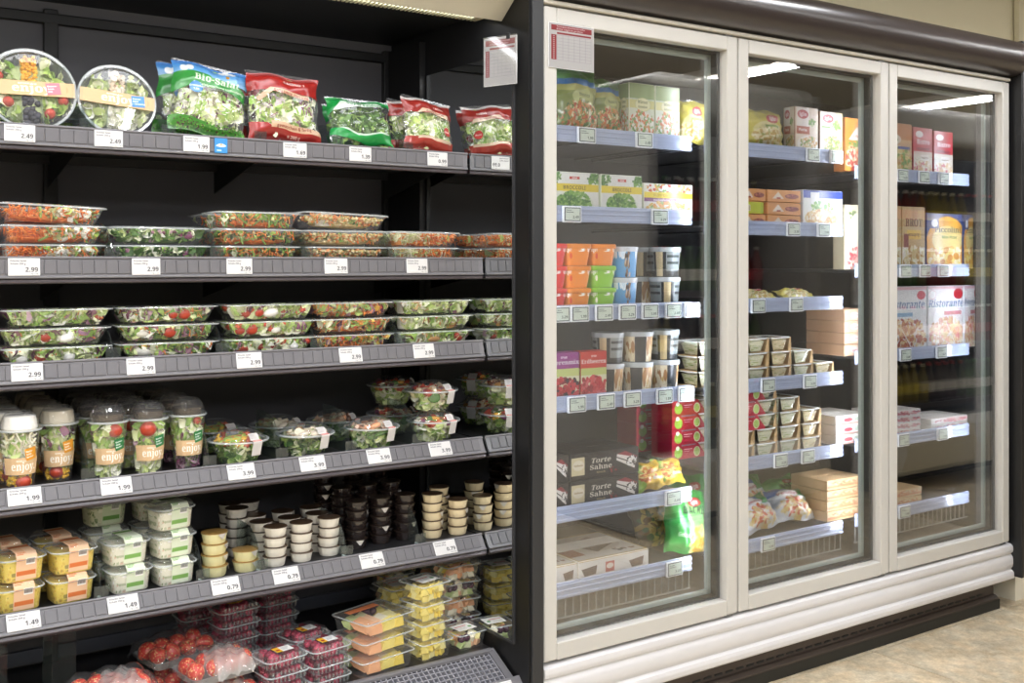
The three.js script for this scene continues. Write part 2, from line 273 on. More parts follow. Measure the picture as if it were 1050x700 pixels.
// ---------- freezer shelves ----------
const FZ = -.17, FS = [[1.684, 1.458, 1.177, .921, .611, .397], [1.682, 1.431, 1.182, .924, .674, .409], [1.635, 1.29, .987, .68, .42]];
const door3 = ['first', 'second', 'third'];
const chG = (() => { const l = [rb(.66, .046, .006, .0015, 0, .002, 0)]; return l[0]; })();
const stripe = merge([rb(.66, .006, .004, .001, 0, .016, .004), rb(.66, .005, .004, .001, 0, .002, .004), rb(.66, .006, .004, .001, 0, -.014, .004)]);
const FW = ['top', 'second', 'third', 'fourth', 'fifth', 'sixth'];
FS.forEach((l, d) => l.forEach((y, i) => {
  const cx = (d + .5) * DW + (d === 2 ? .022 : 0), w = d === 2 ? .675 : .655, last = i === l.length - 1;
  const o = thing('freezer_shelf', last ? `wire basket shelf at the foot of the freezer behind the ${door3[d]} door` : `wire freezer shelf behind the ${door3[d]} glass door, ${FW[i]} from above`, 'shelf', null, cx, y, 0);
  const wires = []; for (let z = FZ - .02; z > -.74; z -= .03) wires.push(box(w, .004, .004, 0, -.0225, z)); for (const x of [-w / 2 + .01, 0, w / 2 - .01]) wires.push(box(.006, .006, .56, x, -.0265, -.46));
  part(o, 'shelf_wires', merge(wires), K.blackWire);
  part(o, 'shelf_plate', box(w - .01, .002, .55, 0, -.0195, -.455), K.freezerIn);
  const ch = part(o, 'price_channel', chG.clone().scale(w / .66, 1, 1).translate(0, -.025, FZ), K.channel); ch.rotation.x = 0;
  part(ch, 'channel_rib', stripe.clone().scale(w / .66, 1, 1).translate(0, -.025, FZ), K.channel);
  if (last) { const b = []; for (let x = -w / 2 + .006; x <= w / 2; x += .028) b.push(box(.003, .055, .003, x, -.075, FZ - .004)); b.push(box(w, .004, .004, 0, -.101, FZ - .004)); part(o, 'basket_wires', merge(b), K.wire); }
}));
// framed price displays on the channels
const dispTex = [0, 1, 2].map((k) => canvasTex(96, 64, (g) => { g.fillStyle = '#c3cfc2'; g.fillRect(0, 0, 96, 64); g.fillStyle = '#3c4644'; g.font = 'bold 9px sans-serif'; g.fillText(['Tiefkühl', 'Gemüse', 'Eis 500ml'][k], 6, 14); g.fillRect(6, 20, 50, 3); g.font = 'bold 22px sans-serif'; g.textAlign = 'right'; g.fillText(['1.99', '2.49', '3.29'][k], 90, 54); }));
const dispMat = dispTex.map((t) => mat('#fff', .3, { map: t }));
const dispP = [0, 1, 2].map((k) => proto((g) => { const fr = part(g, 'frame', rb(.066, .046, .008, .003), mat('#dfe3e6', .3)); part(g, 'bezel', rb(.058, .039, .003, .001, 0, 0, .003), mat('#4f5a5e', .35)); const s = part(g, 'display', new THREE.PlaneGeometry(.050, .033), dispMat[k]); s.position.z = .0048; }));
const tagPx = [ [[[601, 'frozen vegetable bags'], [660, 'vegetable cartons']], [[586, 'broccoli cartons'], [676, 'soup vegetable carton']], [[574.5, 'red tub'], [594, 'orange tubs'], [619, 'green tubs'], [643, 'blue sky tubs'], [666, 'cream tubs'], [690, 'dark tubs'], [709, 'bright end of the tub row']], [[591, 'purple berry carton'], [621, 'red berry carton'], [648, 'black ice cream tubs'], [681, 'vanilla tubs'], [703, 'end of the ice cream row']], [[690, 'yellow snack bags']], [[691, 'white dessert cartons']]],
  [[[833, 'first frozen meal carton'], [857, 'second frozen meal carton']], [[813, 'flat orange cartons'], [844, 'blue topped carton']], [[777, 'flat green packs'], [816, 'empty shelf part']], [[787, 'kraft sleeved bowls'], [830, 'clear lidded bowls']], [[800, 'red sleeved bowls'], [828, 'last sleeved bowls']], [[787, 'blue and white bags']]],
  [[[925, 'tall pizza carton'], [947, 'red topped carton'], [967, 'second red topped carton']], [[928, 'bread carton'], [948, 'second bread carton'], [967, 'mini pizza carton']], [[928, 'blue pizza carton'], [965, 'red pizza carton']], [[926, 'flat red packs'], [966, 'empty part of the fourth shelf']], [[927, 'flat orange packs']]] ];
tagPx.forEach((a, d) => a.forEach((l, i) => l.forEach(([px, what], k) => place(dispP[(d + i + k) % 3], 'price_display', `small framed price display on the freezer channel under the ${what}`, 'price tag', 'price displays on freezer shelves', xf(px, FZ + .01), FS[d][i] - .025, FZ + .0115))));
// ---------- food pieces ----------
const ico0 = new THREE.IcosahedronGeometry(1, 0), ico1 = new THREE.IcosahedronGeometry(1, 1), ico2 = new THREE.IcosahedronGeometry(1, 2);
const lin = new Map(); const L3 = (h) => { if (!lin.has(h)) { const c = new THREE.Color(h); lin.set(h, [c.r, c.g, c.b]); } return lin.get(h); };
class Food {
  constructor(seed) { this.p = []; this.n = []; this.c = []; this.i = []; this.r = rng(seed); }
  rnd(a = -1, b = 1) { return a + (b - a) * this.r(); }
  pick(l) { return l[Math.floor(this.r() * l.length)]; }
  q() { return new THREE.Quaternion().setFromEuler(new THREE.Euler(this.rnd(-3, 3), this.rnd(-3, 3), this.rnd(-3, 3))); }
  add(g, m, col, vary = .12) {
    const base = this.p.length / 3, pa = g.attributes.position, na = g.attributes.normal, v = new THREE.Vector3(), nm = new THREE.Matrix3().getNormalMatrix(m), c = L3(col), k0 = 1 + this.rnd() * vary;
    for (let i = 0; i < pa.count; i++) { v.fromBufferAttribute(pa, i).applyMatrix4(m); this.p.push(v.x, v.y, v.z); v.fromBufferAttribute(na, i).applyMatrix3(nm).normalize(); this.n.push(v.x, v.y, v.z); const k = k0 * (1 + this.rnd() * vary * .5); this.c.push(c[0] * k, c[1] * k, c[2] * k); }
    if (g.index) for (const i of g.index.array) this.i.push(base + i); else for (let i = 0; i < pa.count; i++) this.i.push(base + i);
  }
  at(x, y, z, s, q) { return new THREE.Matrix4().compose(new THREE.Vector3(x, y, z), q || this.q(), new THREE.Vector3(...(Array.isArray(s) ? s : [s, s, s]))); }
  leaf(x, y, z, s, col, flat = 0) {                                   // crumpled 4 x 4 patch
    const g = new THREE.PlaneGeometry(2, 2, 3, 3), a = g.attributes.position, k1 = this.rnd(.2, .9) * (this.r() < .5 ? -1 : 1), k2 = this.rnd(-.6, .6);
    for (let i = 0; i < a.count; i++) { const X = a.getX(i), Y = a.getY(i); const rr = 1 - .18 * (X * X * Y * Y); a.setXYZ(i, X * rr * this.rnd(.85, 1.1), Y * rr * this.rnd(.85, 1.1), k1 * X * X * .5 + k2 * X * Y * .5 + this.rnd(-.16, .16)); }
    g.computeVertexNormals(); this.add(g, this.at(x, y, z, [s, s * this.rnd(.6, 1.1), s], flat ? new THREE.Quaternion().setFromEuler(new THREE.Euler(-1.57 + this.rnd() * flat, this.rnd() * flat, this.rnd(-3, 3))) : null), col, .14);
  }
  shred(x, y, z, len, w, col) { const g = new THREE.BoxGeometry(2, 1, 1, 3, 1, 1), a = g.attributes.position, b = this.rnd(-.8, .8); for (let i = 0; i < a.count; i++) a.setY(i, a.getY(i) + b * a.getX(i) ** 2 * len / w * .5); g.computeVertexNormals(); this.add(g, this.at(x, y, z, [len / 2, w, w]), col); }
  cube(x, y, z, s, col) { this.add(boxU, this.at(x, y, z, [s * this.rnd(.8, 1.2), s * this.rnd(.8, 1.2), s * this.rnd(.8, 1.2)]), col); }
  blob(x, y, z, s, col, d = 0) { this.add(d > 1 ? ico2 : d ? ico1 : ico0, this.at(x, y, z, s), col, .06); }
  lump(x, y, z, sx, sy, sz, cols) { const q0 = new THREE.Quaternion(); const b = this.c.length; this.add(ico2, this.at(x, y, z, [sx, sy, sz], q0), cols[0]); for (let i = b; i < this.c.length; i += 9) { const c = L3(this.pick(cols)); for (let k = 0; k < 9 && i + k < this.c.length; k++) this.c[i + k] = c[k % 3]; } }
  clamp(fn) { for (let i = 0; i < this.p.length; i += 3) { const q = fn(this.p[i], this.p[i + 1], this.p[i + 2]); this.p[i] = q[0]; this.p[i + 1] = q[1]; this.p[i + 2] = q[2]; } return this; }
  geo() { const g = new THREE.BufferGeometry(); g.setAttribute('position', new THREE.Float32BufferAttribute(this.p, 3)); g.setAttribute('normal', new THREE.Float32BufferAttribute(this.n, 3)); g.setAttribute('color', new THREE.Float32BufferAttribute(this.c, 3)); g.setIndex(this.i); return g; }
  mesh(parent, name, T) { const g = this.geo(); if (T) g.applyMatrix4(T); const o = part(parent, name, g, K.food); o.userData.kind = 'stuff'; return o; }
  fill(list, pos) {                                                   // list: [kind, count, size, colours, zone?]
    for (const [kind, n, s, cols, zone] of list) for (let k = 0; k < n; k++) { const [x, y, z] = pos(this, zone); const c = this.pick(cols), sz = s * this.rnd(.75, 1.25); kind === 'leaf' ? this.leaf(x, y, z, sz, c) : kind === 'shred' ? this.shred(x, y, z, sz, .0018, c) : kind === 'stick' ? this.shred(x, y, z, sz, .0042, c) : kind === 'cube' ? this.cube(x, y, z, sz, c) : this.blob(x, y, z, [sz, sz * this.rnd(.7, 1), sz], c, sz > .007 ? 1 : 0); }
  }
}
const boxU = new THREE.BoxGeometry(1, 1, 1);
const GREEN = ['#b9cf70', '#dbe5a6', '#92b854', '#eef0cf', '#a3c262'], PALE = ['#eef0d2', '#e0e8b0', '#f5f4e4', '#cbdb8e'], DARKG = ['#557c36', '#6c9844', '#486a30', '#92b45a'], PURP = ['#7a3a58', '#5e2740', '#a8748c', '#c9a5b4'], CARR = ['#e8792c', '#ef8c3e', '#d9661e', '#f29a50'], WHT = ['#f4f2ea', '#ebe8dc'], GRAIN = ['#d9c48e', '#e6d7ab', '#c4aa6c', '#b9b070'], TOM = ['#c9412a', '#d9552f'];
const redM = mat('#b5412b', .3), eggW = mat('#f6f3e8', .4), eggY = mat('#e9b63f', .5), mozz = mat('#f6f4ee', .4), onionM = mat('#8e4a72', .4), chickM = mat('#d9a56a', .6);
const tomG = new THREE.SphereGeometry(1, 14, 10), eggG = (() => { const g = new THREE.SphereGeometry(1, 14, 10); g.scale(1.25, .8, 1); return g; })();
function put(parent, name, geo, m, x, y, z, s, rx = 0, ry = 0, rz = 0) { const o = part(parent, name, geo, m); o.position.set(x, y, z); o.scale.set(...(Array.isArray(s) ? s : [s, s, s])); o.rotation.set(rx, ry, rz); return o; }

// ---------- clear salad trays ----------
const TW = .203, TD = .142, TH = .041;
const trayShell = loft([[.158, .100, .010, .0008], [.162, .104, .012, .003], [TW - .012, TD - .012, .016, TH - .006], [TW - .006, TD - .006, .018, TH - .005], [TW, TD, .020, TH - .0045]], true, false, .5, 3);
const trayLid = loft([[TW + .001, TD + .001, .020, TH - .0042], [TW, TD, .020, TH - .0022], [TW - .010, TD - .010, .018, TH - .0020], [TW - .014, TD - .014, .018, TH - .0002]], false, true, .5, 3);
const cl = (v, a, b) => v < a ? a : v > b ? b : v;
const rimLoft = (w, d, r, y, t, e = .006) => loft([[w, d, r, y], [w + .0015, d + .0015, r, y + t / 2], [w, d, r, y + t], [w - e, d - e, r * .9, y + t * .9], [w - e, d - e, r * .9, y + t * .2], [w, d, r, y]], false, false, .5, 3);
const rimRound = (R, y, t, e = .003) => lathe([[R, y], [R + .0008, y + t / 2], [R, y + t], [R - e, y + t], [R - e, y], [R, y]], 36, 0, Math.PI * 2, .5);
const trayRim = rimLoft(TW, TD, .020, TH - .0058, .0032);
const potG = lathe([[.019, .003], [.022, .032], [.0235, .0325], [.0235, .034], [0, .034]], 18);
function tray(g, list, seed, extras = []) {
  const f = new Food(seed), [core] = [list[0][3]];
  f.lump(0, .012, 0, .076, .011, .045, core);
  f.fill(list, (F, zone) => { const t = Math.sqrt(F.r()) * .86 + .08, hx = .073 + .016 * t, hz = .044 + .015 * t; let x = F.rnd(); if (zone) x = zone[0] + (zone[1] - zone[0]) * F.r(); let z = F.rnd(); if (F.r() < .45) z = F.rnd(.75, 1); return [x * hx, .006 + t * .026, z * hz]; });
  part(g, 'tray', trayShell, K.clear); const l = part(g, 'lid', trayLid, K.clear); part(l, 'rim', trayRim, K.rim); f.clamp((x, y, z) => { const Y = cl(y, .0025, TH - .0035), t = (Y - .002) / (TH - .008), hx = .079 + .0145 * t - .002, hz = .050 + .0145 * t - .002; return [cl(x, -hx, hx), Y, cl(z, -hz, hz)]; }).mesh(g, 'salad');
  for (const [k, x, z, s = 1] of extras) {
    if (k === 'tomato') put(g, 'cherry_tomato', tomG, redM, x * .93, .0195, z - .006, [.0135 * s, .0125 * s, .0125 * s]);
    if (k === 'tomato_long') put(g, 'plum_tomato', tomG, redM, x, .018, z - .004, [.020 * s, .0125 * s, .0125 * s]);
    if (k === 'egg') { const e = put(g, 'egg_half', eggG, eggW, x, .0205, z - .008, .0140 * s, 0, .2, -.1); put(e, 'yolk', tomG, eggY, .1, .55, .2, [.6, .35, .6]); }
    if (k === 'mozzarella') put(g, 'mozzarella_ball', tomG, mozz, x, .017, z - .004, .0125 * s);
    if (k === 'feta') put(g, 'feta_piece', ico1, mozz, x, .020, z - .004, [.016 * s, .011 * s, .013 * s], .4, x * 40, .3);
    if (k === 'onion') put(g, 'onion_piece', tomG, onionM, x, .022, z - .004, [.012 * s, .009 * s, .011 * s], 0, 0, .4);
    if (k === 'chicken') put(g, 'chicken_strip', tomG, chickM, x, .02, z - .007, [.026 * s, .011 * s, .013 * s], 0, .2, .1);
    if (k === 'pot') { const p = put(g, 'dressing_pot', potG, phy('#f2eee2', .3, { transmission: .25, thickness: 0 }), x, .002, z, s); }
    if (k === 'pot_orange') put(g, 'dressing_pot', potG, phy('#d98a46', .3), x, .002, z, s);
  }
}
const T = {
  carrotFeta: [['shred', 150, .026, CARR], ['blob', 80, .0035, GRAIN, [-.2, .5]], ['leaf', 26, .011, GREEN, [-.1, 1]], ['cube', 30, .008, WHT, [0, .8]], ['stick', 12, .03, ['#7d9a48', '#93ad58'], [-.3, 1]]],
  herbOnion: [['leaf', 80, .011, DARKG], ['leaf', 50, .010, PALE], ['shred', 70, .03, ['#5d7d3a', '#7c9950', '#d6dbb0']], ['cube', 20, .007, PURP]],
  bean: [['shred', 90, .024, CARR], ['blob', 120, .0035, ['#5d7a3c', '#c8b27c', '#7b8a4a', '#3f4a2a']], ['stick', 22, .05, ['#7f9f46', '#98b55a', '#6b8b3a']], ['leaf', 20, .009, GREEN]],
  couscous: [['blob', 330, .0035, GRAIN], ['cube', 60, .006, ['#d9925a', '#e0a36d', '#c77a48']], ['leaf', 26, .006, DARKG], ['shred', 50, .02, CARR]],
  sprout: [['shred', 130, .03, CARR, [-.2, 1]], ['shred', 190, .028, ['#ece6c8', '#dfd6ac', '#c9d08c'], [-1, .7]], ['leaf', 16, .010, GREEN]],
  leaf: [['leaf', 95, .016, GREEN], ['leaf', 34, .015, PURP], ['leaf', 70, .016, PALE], ['shred', 22, .03, CARR]],
  eggs: [['leaf', 60, .015, GREEN], ['leaf', 40, .015, PALE], ['leaf', 55, .014, PURP], ['leaf', 30, .014, DARKG], ['shred', 60, .03, [...CARR, '#c9a05a']]],
  tomFeta: [['leaf', 80, .015, GREEN], ['leaf', 70, .015, PALE], ['blob', 18, .008, TOM], ['leaf', 18, .012, PURP]],
  noodle: [['shred', 150, .032, [...CARR, '#e3c48c', '#d9b070']], ['leaf', 40, .012, GREEN], ['cube', 26, .009, ['#e8b63a', '#c9502c', '#efc65a']], ['leaf', 18, .011, PURP]],
  chicken: [['leaf', 85, .015, GREEN], ['leaf', 75, .014, PALE], ['leaf', 26, .012, ['#c9935a', '#e0b684', '#a86f3e']], ['leaf', 12, .012, PURP]],
};
const ord = { 1: ['lowest in its stack'], 2: ['lowest in its pair', 'uppermost in its pair'], 3: ['lowest in its stack', 'middle of its stack', 'topmost of its stack'] };
function trayStack(shelf, px0, px1, kind, nm, n, seed, extras, back = 0, dz = .098, tiltTop = 0) {
  const s = SH[shelf], z = s.z - dz, x = (xf(px0, z + TD / 2) + xf(px1, z + TD / 2)) / 2; const protos = [];
  for (let k = 0; k < n; k++) {
    const p = proto((g) => tray(g, T[kind], seed * 17 + k * 5, (extras[k] || []))); protos.push(p);
    const jit = rng(seed * 3 + k), wx = cl((xf(px1, z + TD / 2) - xf(px0, z + TD / 2) - .002) / TW, .9, 1.14), o = place(p, 'salad_tray', `clear tray of ${nm}, ${ord[n][k]}`, 'salad', 'salad trays', x + (jit() - .5) * .006, s.y - .012 + k * TH, z + (jit() - .5) * .004, (jit() - .5) * .03); o.scale.x = wx;
    if (k === n - 1 && tiltTop) { o.rotation.z = tiltTop; o.position.y += .5 * TW * Math.abs(Math.sin(tiltTop)) * .86; }
  }
  for (let k = 0; k < back; k++) place(protos[k % protos.length], 'salad_tray', `clear tray of ${nm} in the stack behind`, 'salad', `${nm} trays behind`, x + .012, s.y - .012 + k * TH, z - .16, .02);
}
trayStack(1, -2, 111, 'carrotFeta', 'carrot, seed and white cheese salad', 3, 1, [[['pot', -.062, .012, .95], ['feta', -.008, .04], ['feta', .05, .038, .8]], [['feta', .02, .035, 1.3], ['feta', .035, .03]], [['feta', .03, .03]]], 3, .098, -.035);
trayStack(1, 114, 219, 'herbOnion', 'herb and red onion salad', 2, 2, [[['onion', .05, .046]], [['onion', .06, .05]]], 0);
trayStack(1, 223, 312, 'bean', 'green bean and carrot salad', 3, 3, [[], [], []], 3);
trayStack(1, 314, 402, 'couscous', 'couscous salad', 3, 4, [[['pot', -.05, .02, .9]], [], [['pot', -.045, .022]]], 2, .098, -.03);
trayStack(1, 401, 475, 'sprout', 'bean sprout and carrot salad', 2, 5, [[['pot_orange', -.062, .022]], [['pot_orange', -.060, .026]]], 2);
trayStack(2, 0, 118, 'leaf', 'mixed leaf salad with mozzarella', 3, 6, [[['mozzarella', -.062, .047, 1.15], ['tomato_long', -.03, .046], ['mozzarella', .022, .05]], [['tomato', -.02, .052], ['feta', .02, .05, 1.2]], [['tomato', .08, .05, .8]]], 0);
trayStack(2, 121, 229, 'eggs', 'leaf salad with egg halves', 3, 7, [[['egg', -.05, .05, 1.25]], [['egg', -.055, .052, 1.05], ['tomato', .0, .055]], [['egg', -.07, .05], ['tomato', .035, .055], ['tomato', .01, .056, .8]]], 0);
trayStack(2, 231, 329, 'tomFeta', 'leaf salad with tomatoes and feta', 3, 8, [[['tomato_long', -.06, .046, 1.1], ['tomato', -.025, .05, .8], ['feta', .05, .05]], [['tomato', -.075, .052], ['tomato', -.048, .053, 1.1], ['feta', .01, .05], ['onion', .06, .05]], [['tomato', -.06, .05], ['tomato', -.03, .055, .9], ['feta', -.003, .052, 1.2]]], 0);
trayStack(2, 322, 408, 'noodle', 'pepper and noodle salad', 3, 9, [[], [], []], 0);
trayStack(2, 409, 489, 'chicken', 'leaf salad with chicken strips', 3, 10, [[['pot', -.07, .02, .95], ['chicken', .0, .05, 1.1], ['tomato', .068, .05]], [['pot', -.068, .02, .9], ['chicken', .02, .05, .8]], [['pot', -.066, .02, .9]]], 0);

// ---------- kraft bands and stickers ----------
const kraft = (g, w, h) => { g.fillStyle = '#d9b78c'; g.fillRect(0, 0, w, h); const r = rng(9); for (let k = 0; k < 900; k++) { g.fillStyle = r() < .5 ? 'rgba(150,110,70,.12)' : 'rgba(255,240,210,.12)'; g.fillRect(r() * w, r() * h, 5, 1); } };
const enjoyWide = canvasTex(512, 112, (g, w, h) => { kraft(g, w, h); g.fillStyle = '#fbf6ec'; g.font = 'bold 16px sans-serif'; g.fillText('NATURAL & so', 178, 26); g.font = 'bold 84px serif'; g.fillText('enjoy.', 140, 84); g.fillStyle = '#b99a70'; g.fillRect(462, 30, 3, 50); g.fillRect(470, 40, 2, 30); });
const enjoyCup = canvasTex(256, 90, (g, w, h) => { kraft(g, w, h); g.fillStyle = '#fbf6ec'; g.font = 'bold 10px sans-serif'; g.fillText('NATURAL & so', 90, 20); g.font = 'bold 58px serif'; g.fillText('enjoy.', 54, 66); });
const sticker = (col, lines) => canvasTex(96, 96, (g) => { g.fillStyle = col; g.fillRect(0, 0, 96, 96); g.fillStyle = '#fff'; g.font = 'bold 18px sans-serif'; lines.forEach((t, k) => g.fillText(t, 8, 32 + k * 22)); });
const stickM = { pink: mat('#fff', .5, { map: sticker('#e87f8c', ['Bauern-', 'Salat-', 'mix']) }), blue: mat('#fff', .5, { map: sticker('#4f8fd6', ['Caesar-', 'Salat', '+ Dressing']) }), green: mat('#fff', .5, { map: sticker('#2f7d46', ['Garten-', 'Salat', 'Becher']) }), orange: mat('#fff', .5, { map: sticker('#e39a2c', ['Pasta-', 'Salat', 'Becher']) }) };
// ---------- round salad bowls leaning on the top shelf ----------
function leanBowl(kind, seed, px, roll, tilt, label, R = .094) {
  const s = SH[0], z = s.z - .022 - .030, y = s.y - .012; const g = thing('salad_bowl', label, 'salad', 'round salad bowls', xf(px, z + .03), y, z);
  const Tm = new THREE.Matrix4().makeTranslation(0, R * Math.cos(tilt) + .006, -.03).multiply(new THREE.Matrix4().makeRotationX(-tilt)).multiply(new THREE.Matrix4().makeRotationZ(roll));
  const ax = (geo) => geo.rotateX(Math.PI / 2).applyMatrix4(Tm);            // lathe axis to +z
  part(g, 'bowl', ax(lathe([[.0, -.052], [R * .66, -.052], [R * .74, -.046], [R * .95, -.002], [R, -.001], [R, .001]], 48)), K.clearSoft);
  part(g, 'lid', ax(lathe([[R + .001, .000], [R + .001, .004], [R - .004, .0075], [R - .010, .0078], [R - .013, .004], [0, .004]], 48, 0, Math.PI * 2, .4)), K.clear);
  const b = .021; part(g, 'divider', merge([box(.0012, R * 1.85, .046, -b, 0, -.022), box(.0012, R * 1.85, .046, b, 0, -.022), box(b * 2, .0012, .046, 0, .012, -.022), box(b * 2, .0012, .046, 0, -.012, -.022)]).applyMatrix4(Tm), K.clearSoft);
  const f = new Food(seed); const disc = (x0, x1, y0, y1, n, fn) => { let k = 0, gd = 0; while (k < n && gd++ < 9000) { const x = f.rnd(x0, x1), y = f.rnd(y0, y1); if (x * x + y * y > (R * .84) ** 2) continue; fn(x, y, f.rnd(-.024, -.002)); k++; } };
  f.add(new THREE.SphereGeometry(1, 20, 12), f.at(0, 0, -.026, [R * .72, R * .72, .018], new THREE.Quaternion()), '#b9c48a');
  const fC = new Food(seed + 500), fS = f; const leafs = (x0, x1) => disc(x0, x1, -R, R, 70, (x, y, zz) => f.leaf(x, y, zz - .003, .014, f.pick(kind === 'corn' ? GREEN : PALE)));
  leafs(-R, -b - .008); leafs(b + .008, R);
  if (kind === 'corn') { disc(-b + .003, b - .003, .016, R, 110, (x, y, zz) => fC.blob(x, y, zz + .001, [.0056, .005, .0046], fC.pick(['#f2b62c', '#f7c548', '#eaa71e']), 0)); disc(-b + .004, b - .004, -R, -.018, 42, (x, y, zz) => fC.blob(x, y, zz, .0075, fC.pick(['#2b2a33', '#3b3a45', '#22222a']), 1)); disc(-b + .004, b - .004, -.03, -.014, 10, (x, y, zz) => fC.cube(x, y, zz, .008, '#f0eee6')); }
  else { disc(-b + .003, b - .003, .016, R, 40, (x, y, zz) => fC.cube(x, y, zz, .010, fC.pick(['#e9d8c2', '#f1e6d6', '#dcc3a6']))); disc(-b + .003, b - .003, -R, -.016, 50, (x, y, zz) => fC.leaf(x, y, zz, .010, fC.pick(['#f1efe4', '#e8e6d4', '#dfe2c2']))); disc(-b, b, -.04, -.016, 4, (x, y, zz) => fC.blob(x, y, zz, [.014, .010, .008], '#f7f6f0', 1)); }
  const rad = (x, y, z) => { const Z = cl(z, -.050, .001), R2 = R * (.70 + .23 * (Z + .05) / .05), l = Math.hypot(x, y), k = l > R2 ? R2 / l : 1; return [x * k, y * k, Z]; };
  fC.add(boxU, fC.at(0, 0, -.03, [b * 1.9, R * 1.4, .02], new THREE.Quaternion()), kind === 'corn' ? '#c9b45a' : '#e6e2d0'); fC.clamp((x, y, z) => rad(cl(x, -b + .002, b - .002), y, z)).mesh(g, 'salad_toppings', Tm);
  f.clamp((x, y, z) => rad(Math.abs(x) < b + .002 && z > -.018 ? (x < 0 ? -1 : 1) * (b + .002) : x, y, z)).mesh(g, 'salad', Tm);
  part(g, 'rim', ax(rimRound(R + .001, -.001, .004, .005)), K.rim);
  if (kind === 'corn') for (const [x, y] of [[-.066, .030], [-.048, -.030], [.068, -.020], [.038, -.054]]) { const t = part(g, 'cherry_tomato', tomG.clone().scale(.0125, .0125, .011).translate(x, y, -.006).applyMatrix4(Tm), redM); }
  const bw = R * 1.9, bh = .034; const bd = part(g, 'kraft_band', merge([box(bw, bh, .0008, 0, 0, .0065)]).applyMatrix4(Tm), mat('#d9b78c', .8));
  part(bd, 'print', new THREE.PlaneGeometry(bw, bh).translate(0, 0, .0072).applyMatrix4(Tm), mat('#fff', .8, { map: enjoyWide }));
  part(bd, 'sticker', rb(.030, .028, .0008, .0003).rotateZ(.1).translate(.046, .001, .0078).applyMatrix4(Tm), stickM[kind === 'corn' ? 'pink' : 'blue']);
  return g;
}
leanBowl('corn', 31, 37, .02, .26, 'round clear bowl of corn, olive and tomato salad with kraft band', .097);
leanBowl('cubes', 32, 127, -.09, .30, 'round clear bowl of chicken cube and lettuce salad with kraft band', .089);
{ // bowls lying behind the leaning ones
  const back = proto((g) => { part(g, 'bowl', lathe([[0, .001], [.058, .001], [.085, .048], [.09, .049]], 36), K.clearSoft); part(g, 'lid', lathe([[.0905, .049], [.088, .054], [0, .052]], 36), K.clear); const f = new Food(33); f.lump(0, .026, 0, .062, .022, .062, GREEN); for (let k = 0; k < 70; k++) { const a = f.rnd(0, 6.28), r = .074 * Math.sqrt(f.r()); f.leaf(r * Math.cos(a), f.rnd(.02, .044), r * Math.sin(a), .013, f.pick([...GREEN, ...DARKG, '#b9603a'])); } f.clamp((x, y, z) => { const Y = cl(y, .002, .048), R2 = .056 + .026 * Y / .05, l = Math.hypot(x, z), k = l > R2 ? R2 / l : 1; return [x * k, Y, z * k]; }).mesh(g, 'salad'); part(g, 'rim', rimRound(.0905, .048, .004), K.rim); });
  let k = 0; for (const [px, n, z] of [[2, 3, -.52], [92, 2, -.52]]) for (let j = 0; j < n; j++) place(back, 'salad_bowl', 'round clear salad bowl lying flat behind the leaning bowls', 'salad', 'bowls lying behind the leaning bowls', xf(px, z), SH[0].y - .012 + j * .0535, z);
}
// ---------- pillow bags ----------
function pillow(w, h, b, nx, ny, side, seed, off = 0, wr = .0025) {
  const r = rng(seed), ph = [r() * 6, r() * 6, r() * 6, r() * 6], p = [], uv = [], ix = [];
  for (let j = 0; j <= ny; j++) for (let i = 0; i <= nx; i++) {
    const u = i / nx * 2 - 1, v = j / ny * 2 - 1, eu = 1 - Math.abs(u) ** 2.6, ev = Math.max(0, 1 - Math.abs(v / .93) ** 3.2);
    const bl = eu ** .7 * ev ** .6; const wrk = wr * (Math.sin(u * 9 + v * 5 + ph[0]) * .5 + Math.sin(u * 4 - v * 13 + ph[1]) * .6 + Math.sin(u * 17 + ph[2]) * .35 * Math.abs(v) * 1.5) * Math.min(1, bl * 3);
    const sx = w / 2 * (1 - .06 * (1 - v * v)) , x = u * sx + .003 * Math.sin(v * 7 + ph[3]) * Math.abs(u), y = v * h / 2 + .004 * Math.sin(u * 5 + ph[2]) * Math.abs(v);
    p.push(x, y, side * (b * bl + wrk + off)); uv.push((u + 1) / 2, (v + 1) / 2);
  }
  for (let j = 0; j < ny; j++) for (let i = 0; i < nx; i++) { const a = j * (nx + 1) + i, c = a + nx + 1; side > 0 ? ix.push(a, a + 1, c, a + 1, c + 1, c) : ix.push(a, c, a + 1, a + 1, c, c + 1); }
  const g = new THREE.BufferGeometry(); g.setAttribute('position', new THREE.Float32BufferAttribute(p, 3)); g.setAttribute('uv', new THREE.Float32BufferAttribute(uv, 2)); g.setIndex(ix); g.computeVertexNormals(); return g;
}
function bagPrint(draw) { return new P3({ color: '#e0e0e0', roughness: .3, map: canvasTex(320, 320, draw), alphaTest: .5, clearcoat: .4, clearcoatRoughness: .15 }); }
const wave = (g, pts) => { g.beginPath(); pts.forEach(([x, y], i) => i ? g.lineTo(x, y) : g.moveTo(x, y)); g.closePath(); g.fill(); };
